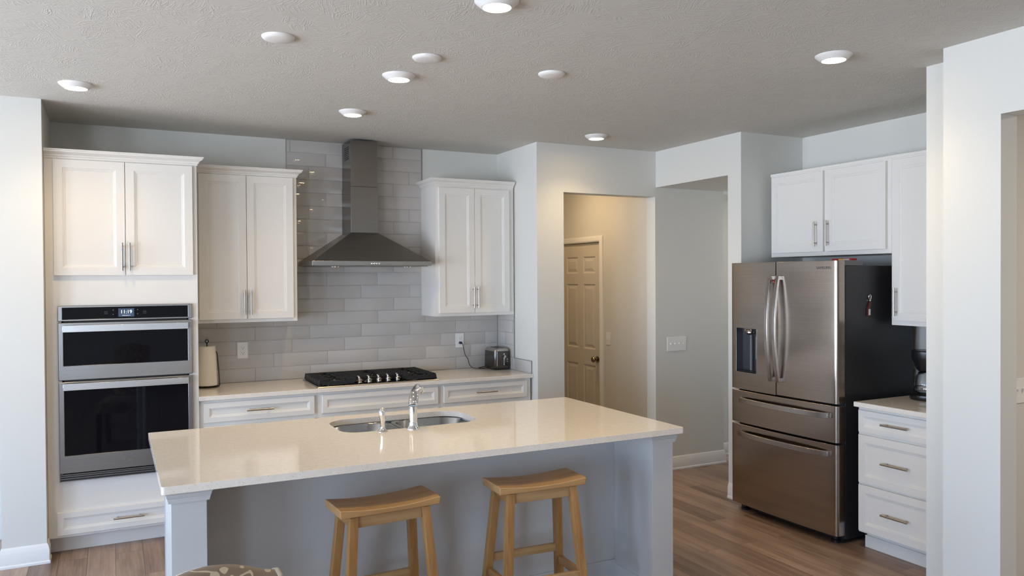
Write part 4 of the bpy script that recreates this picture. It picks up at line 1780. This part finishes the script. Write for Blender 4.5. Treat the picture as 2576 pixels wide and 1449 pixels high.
for sx in (-1, 1):
    for yb_, yt_ in ((-.07, .02), (.42, .42)):
        m_ = MB()
        a_ = .018
        m_.hexa([(sx * .22 - a_, yb_ - a_, .001), (sx * .22 + a_, yb_ - a_, .001), (sx * .22 + a_, yb_ + a_, .001), (sx * .22 - a_, yb_ + a_, .001)],
                [(sx * .215 - a_ * 1.3, yt_ - a_, .385), (sx * .215 + a_ * 1.3, yt_ - a_, .385), (sx * .215 + a_ * 1.3, yt_ + a_ * 1.3, .385), (sx * .215 - a_ * 1.3, yt_ + a_ * 1.3, .385)])
        m_.build('leg', 'darkwood', ch, local=True, smooth=0)
ch.rotation_euler = (0, 0, math.radians(10))

# ------------------------------------------------------------------ ceiling fixtures
lamps = [(-.774, -1.248, 'recessed light on the left, above the tall oven cabinet'),
         (.757, -2.189, 'recessed light in the middle of the ceiling between two blank covers'),
         (.783, -1.201, 'recessed light closest to the range hood chimney'),
         (2.683, -1.141, 'recessed light in front of the doorway to the passage'),
         (2.545, -3.466, 'recessed light on the right, in front of the fridge cabinets'),
         (.738, -3.419, 'recessed light cut by the top edge of the photo')]
proto = thing('ceiling_light', lamps[0][2], 'ceiling light', (0, 0, 0), 'lit recessed ceiling lights')
mb = MB()
mb.lathe([(.088, -.0006), (.087, -.004), (.078, -.012), (.064, -.024), (.060, -.027), (.056, -.027), (.055, -.022)], (0, 0, 0), n=40)
mb.build('trim_ring', 'trim', proto, local=True, smooth=60)
mb = MB()
mb.lathe([(.0545, -.0225), (.0545, -.0245), (.050, -.0265), (.002, -.028)], (0, 0, 0), n=32)
mb.build('lens', 'lamp', proto, local=True)
proto.location = (lamps[0][0], lamps[0][1], H)
for x, y, lb in lamps[1:]:
    dup(proto, (x, y, H), lb)
for x, y, lb in lamps:                                # the downward beam of each fixture
    sl = bpy.data.lights.new('beam', 'SPOT')
    sl.energy = 40.0
    sl.color = (1.0, 0.73, 0.40)
    sl.spot_size = math.radians(135)
    sl.spot_blend = 1.0
    sl.shadow_soft_size = 0.05
    so = bpy.data.objects.new('beam', sl)
    so.location = (x, y, H - .040)
    COL.objects.link(so)
blanks = [(.060, -2.591, 'blank white ceiling cover, leftmost of three in a row'),
          (.771, -2.571, 'blank white ceiling cover, middle of three in a row'),
          (1.473, -2.569, 'blank white ceiling cover, rightmost of three in a row')]
bp = None
for x, y, lb in blanks:
    if bp is None:
        mb = MB()
        mb.lathe([(.072, -.0006), (.072, -.004), (.066, -.012), (.052, -.017), (.002, -.018)], (0, 0, 0), n=40)
        bp = mb.build('ceiling_cover', 'trim', smooth=60)
        bp.location = (x, y, H)
        tag(bp, lb, 'ceiling cover', 'blank ceiling covers over the island')
    else:
        o = bp.copy()
        COL.objects.link(o)
        o.location = (x, y, H)
        o['label'] = lb
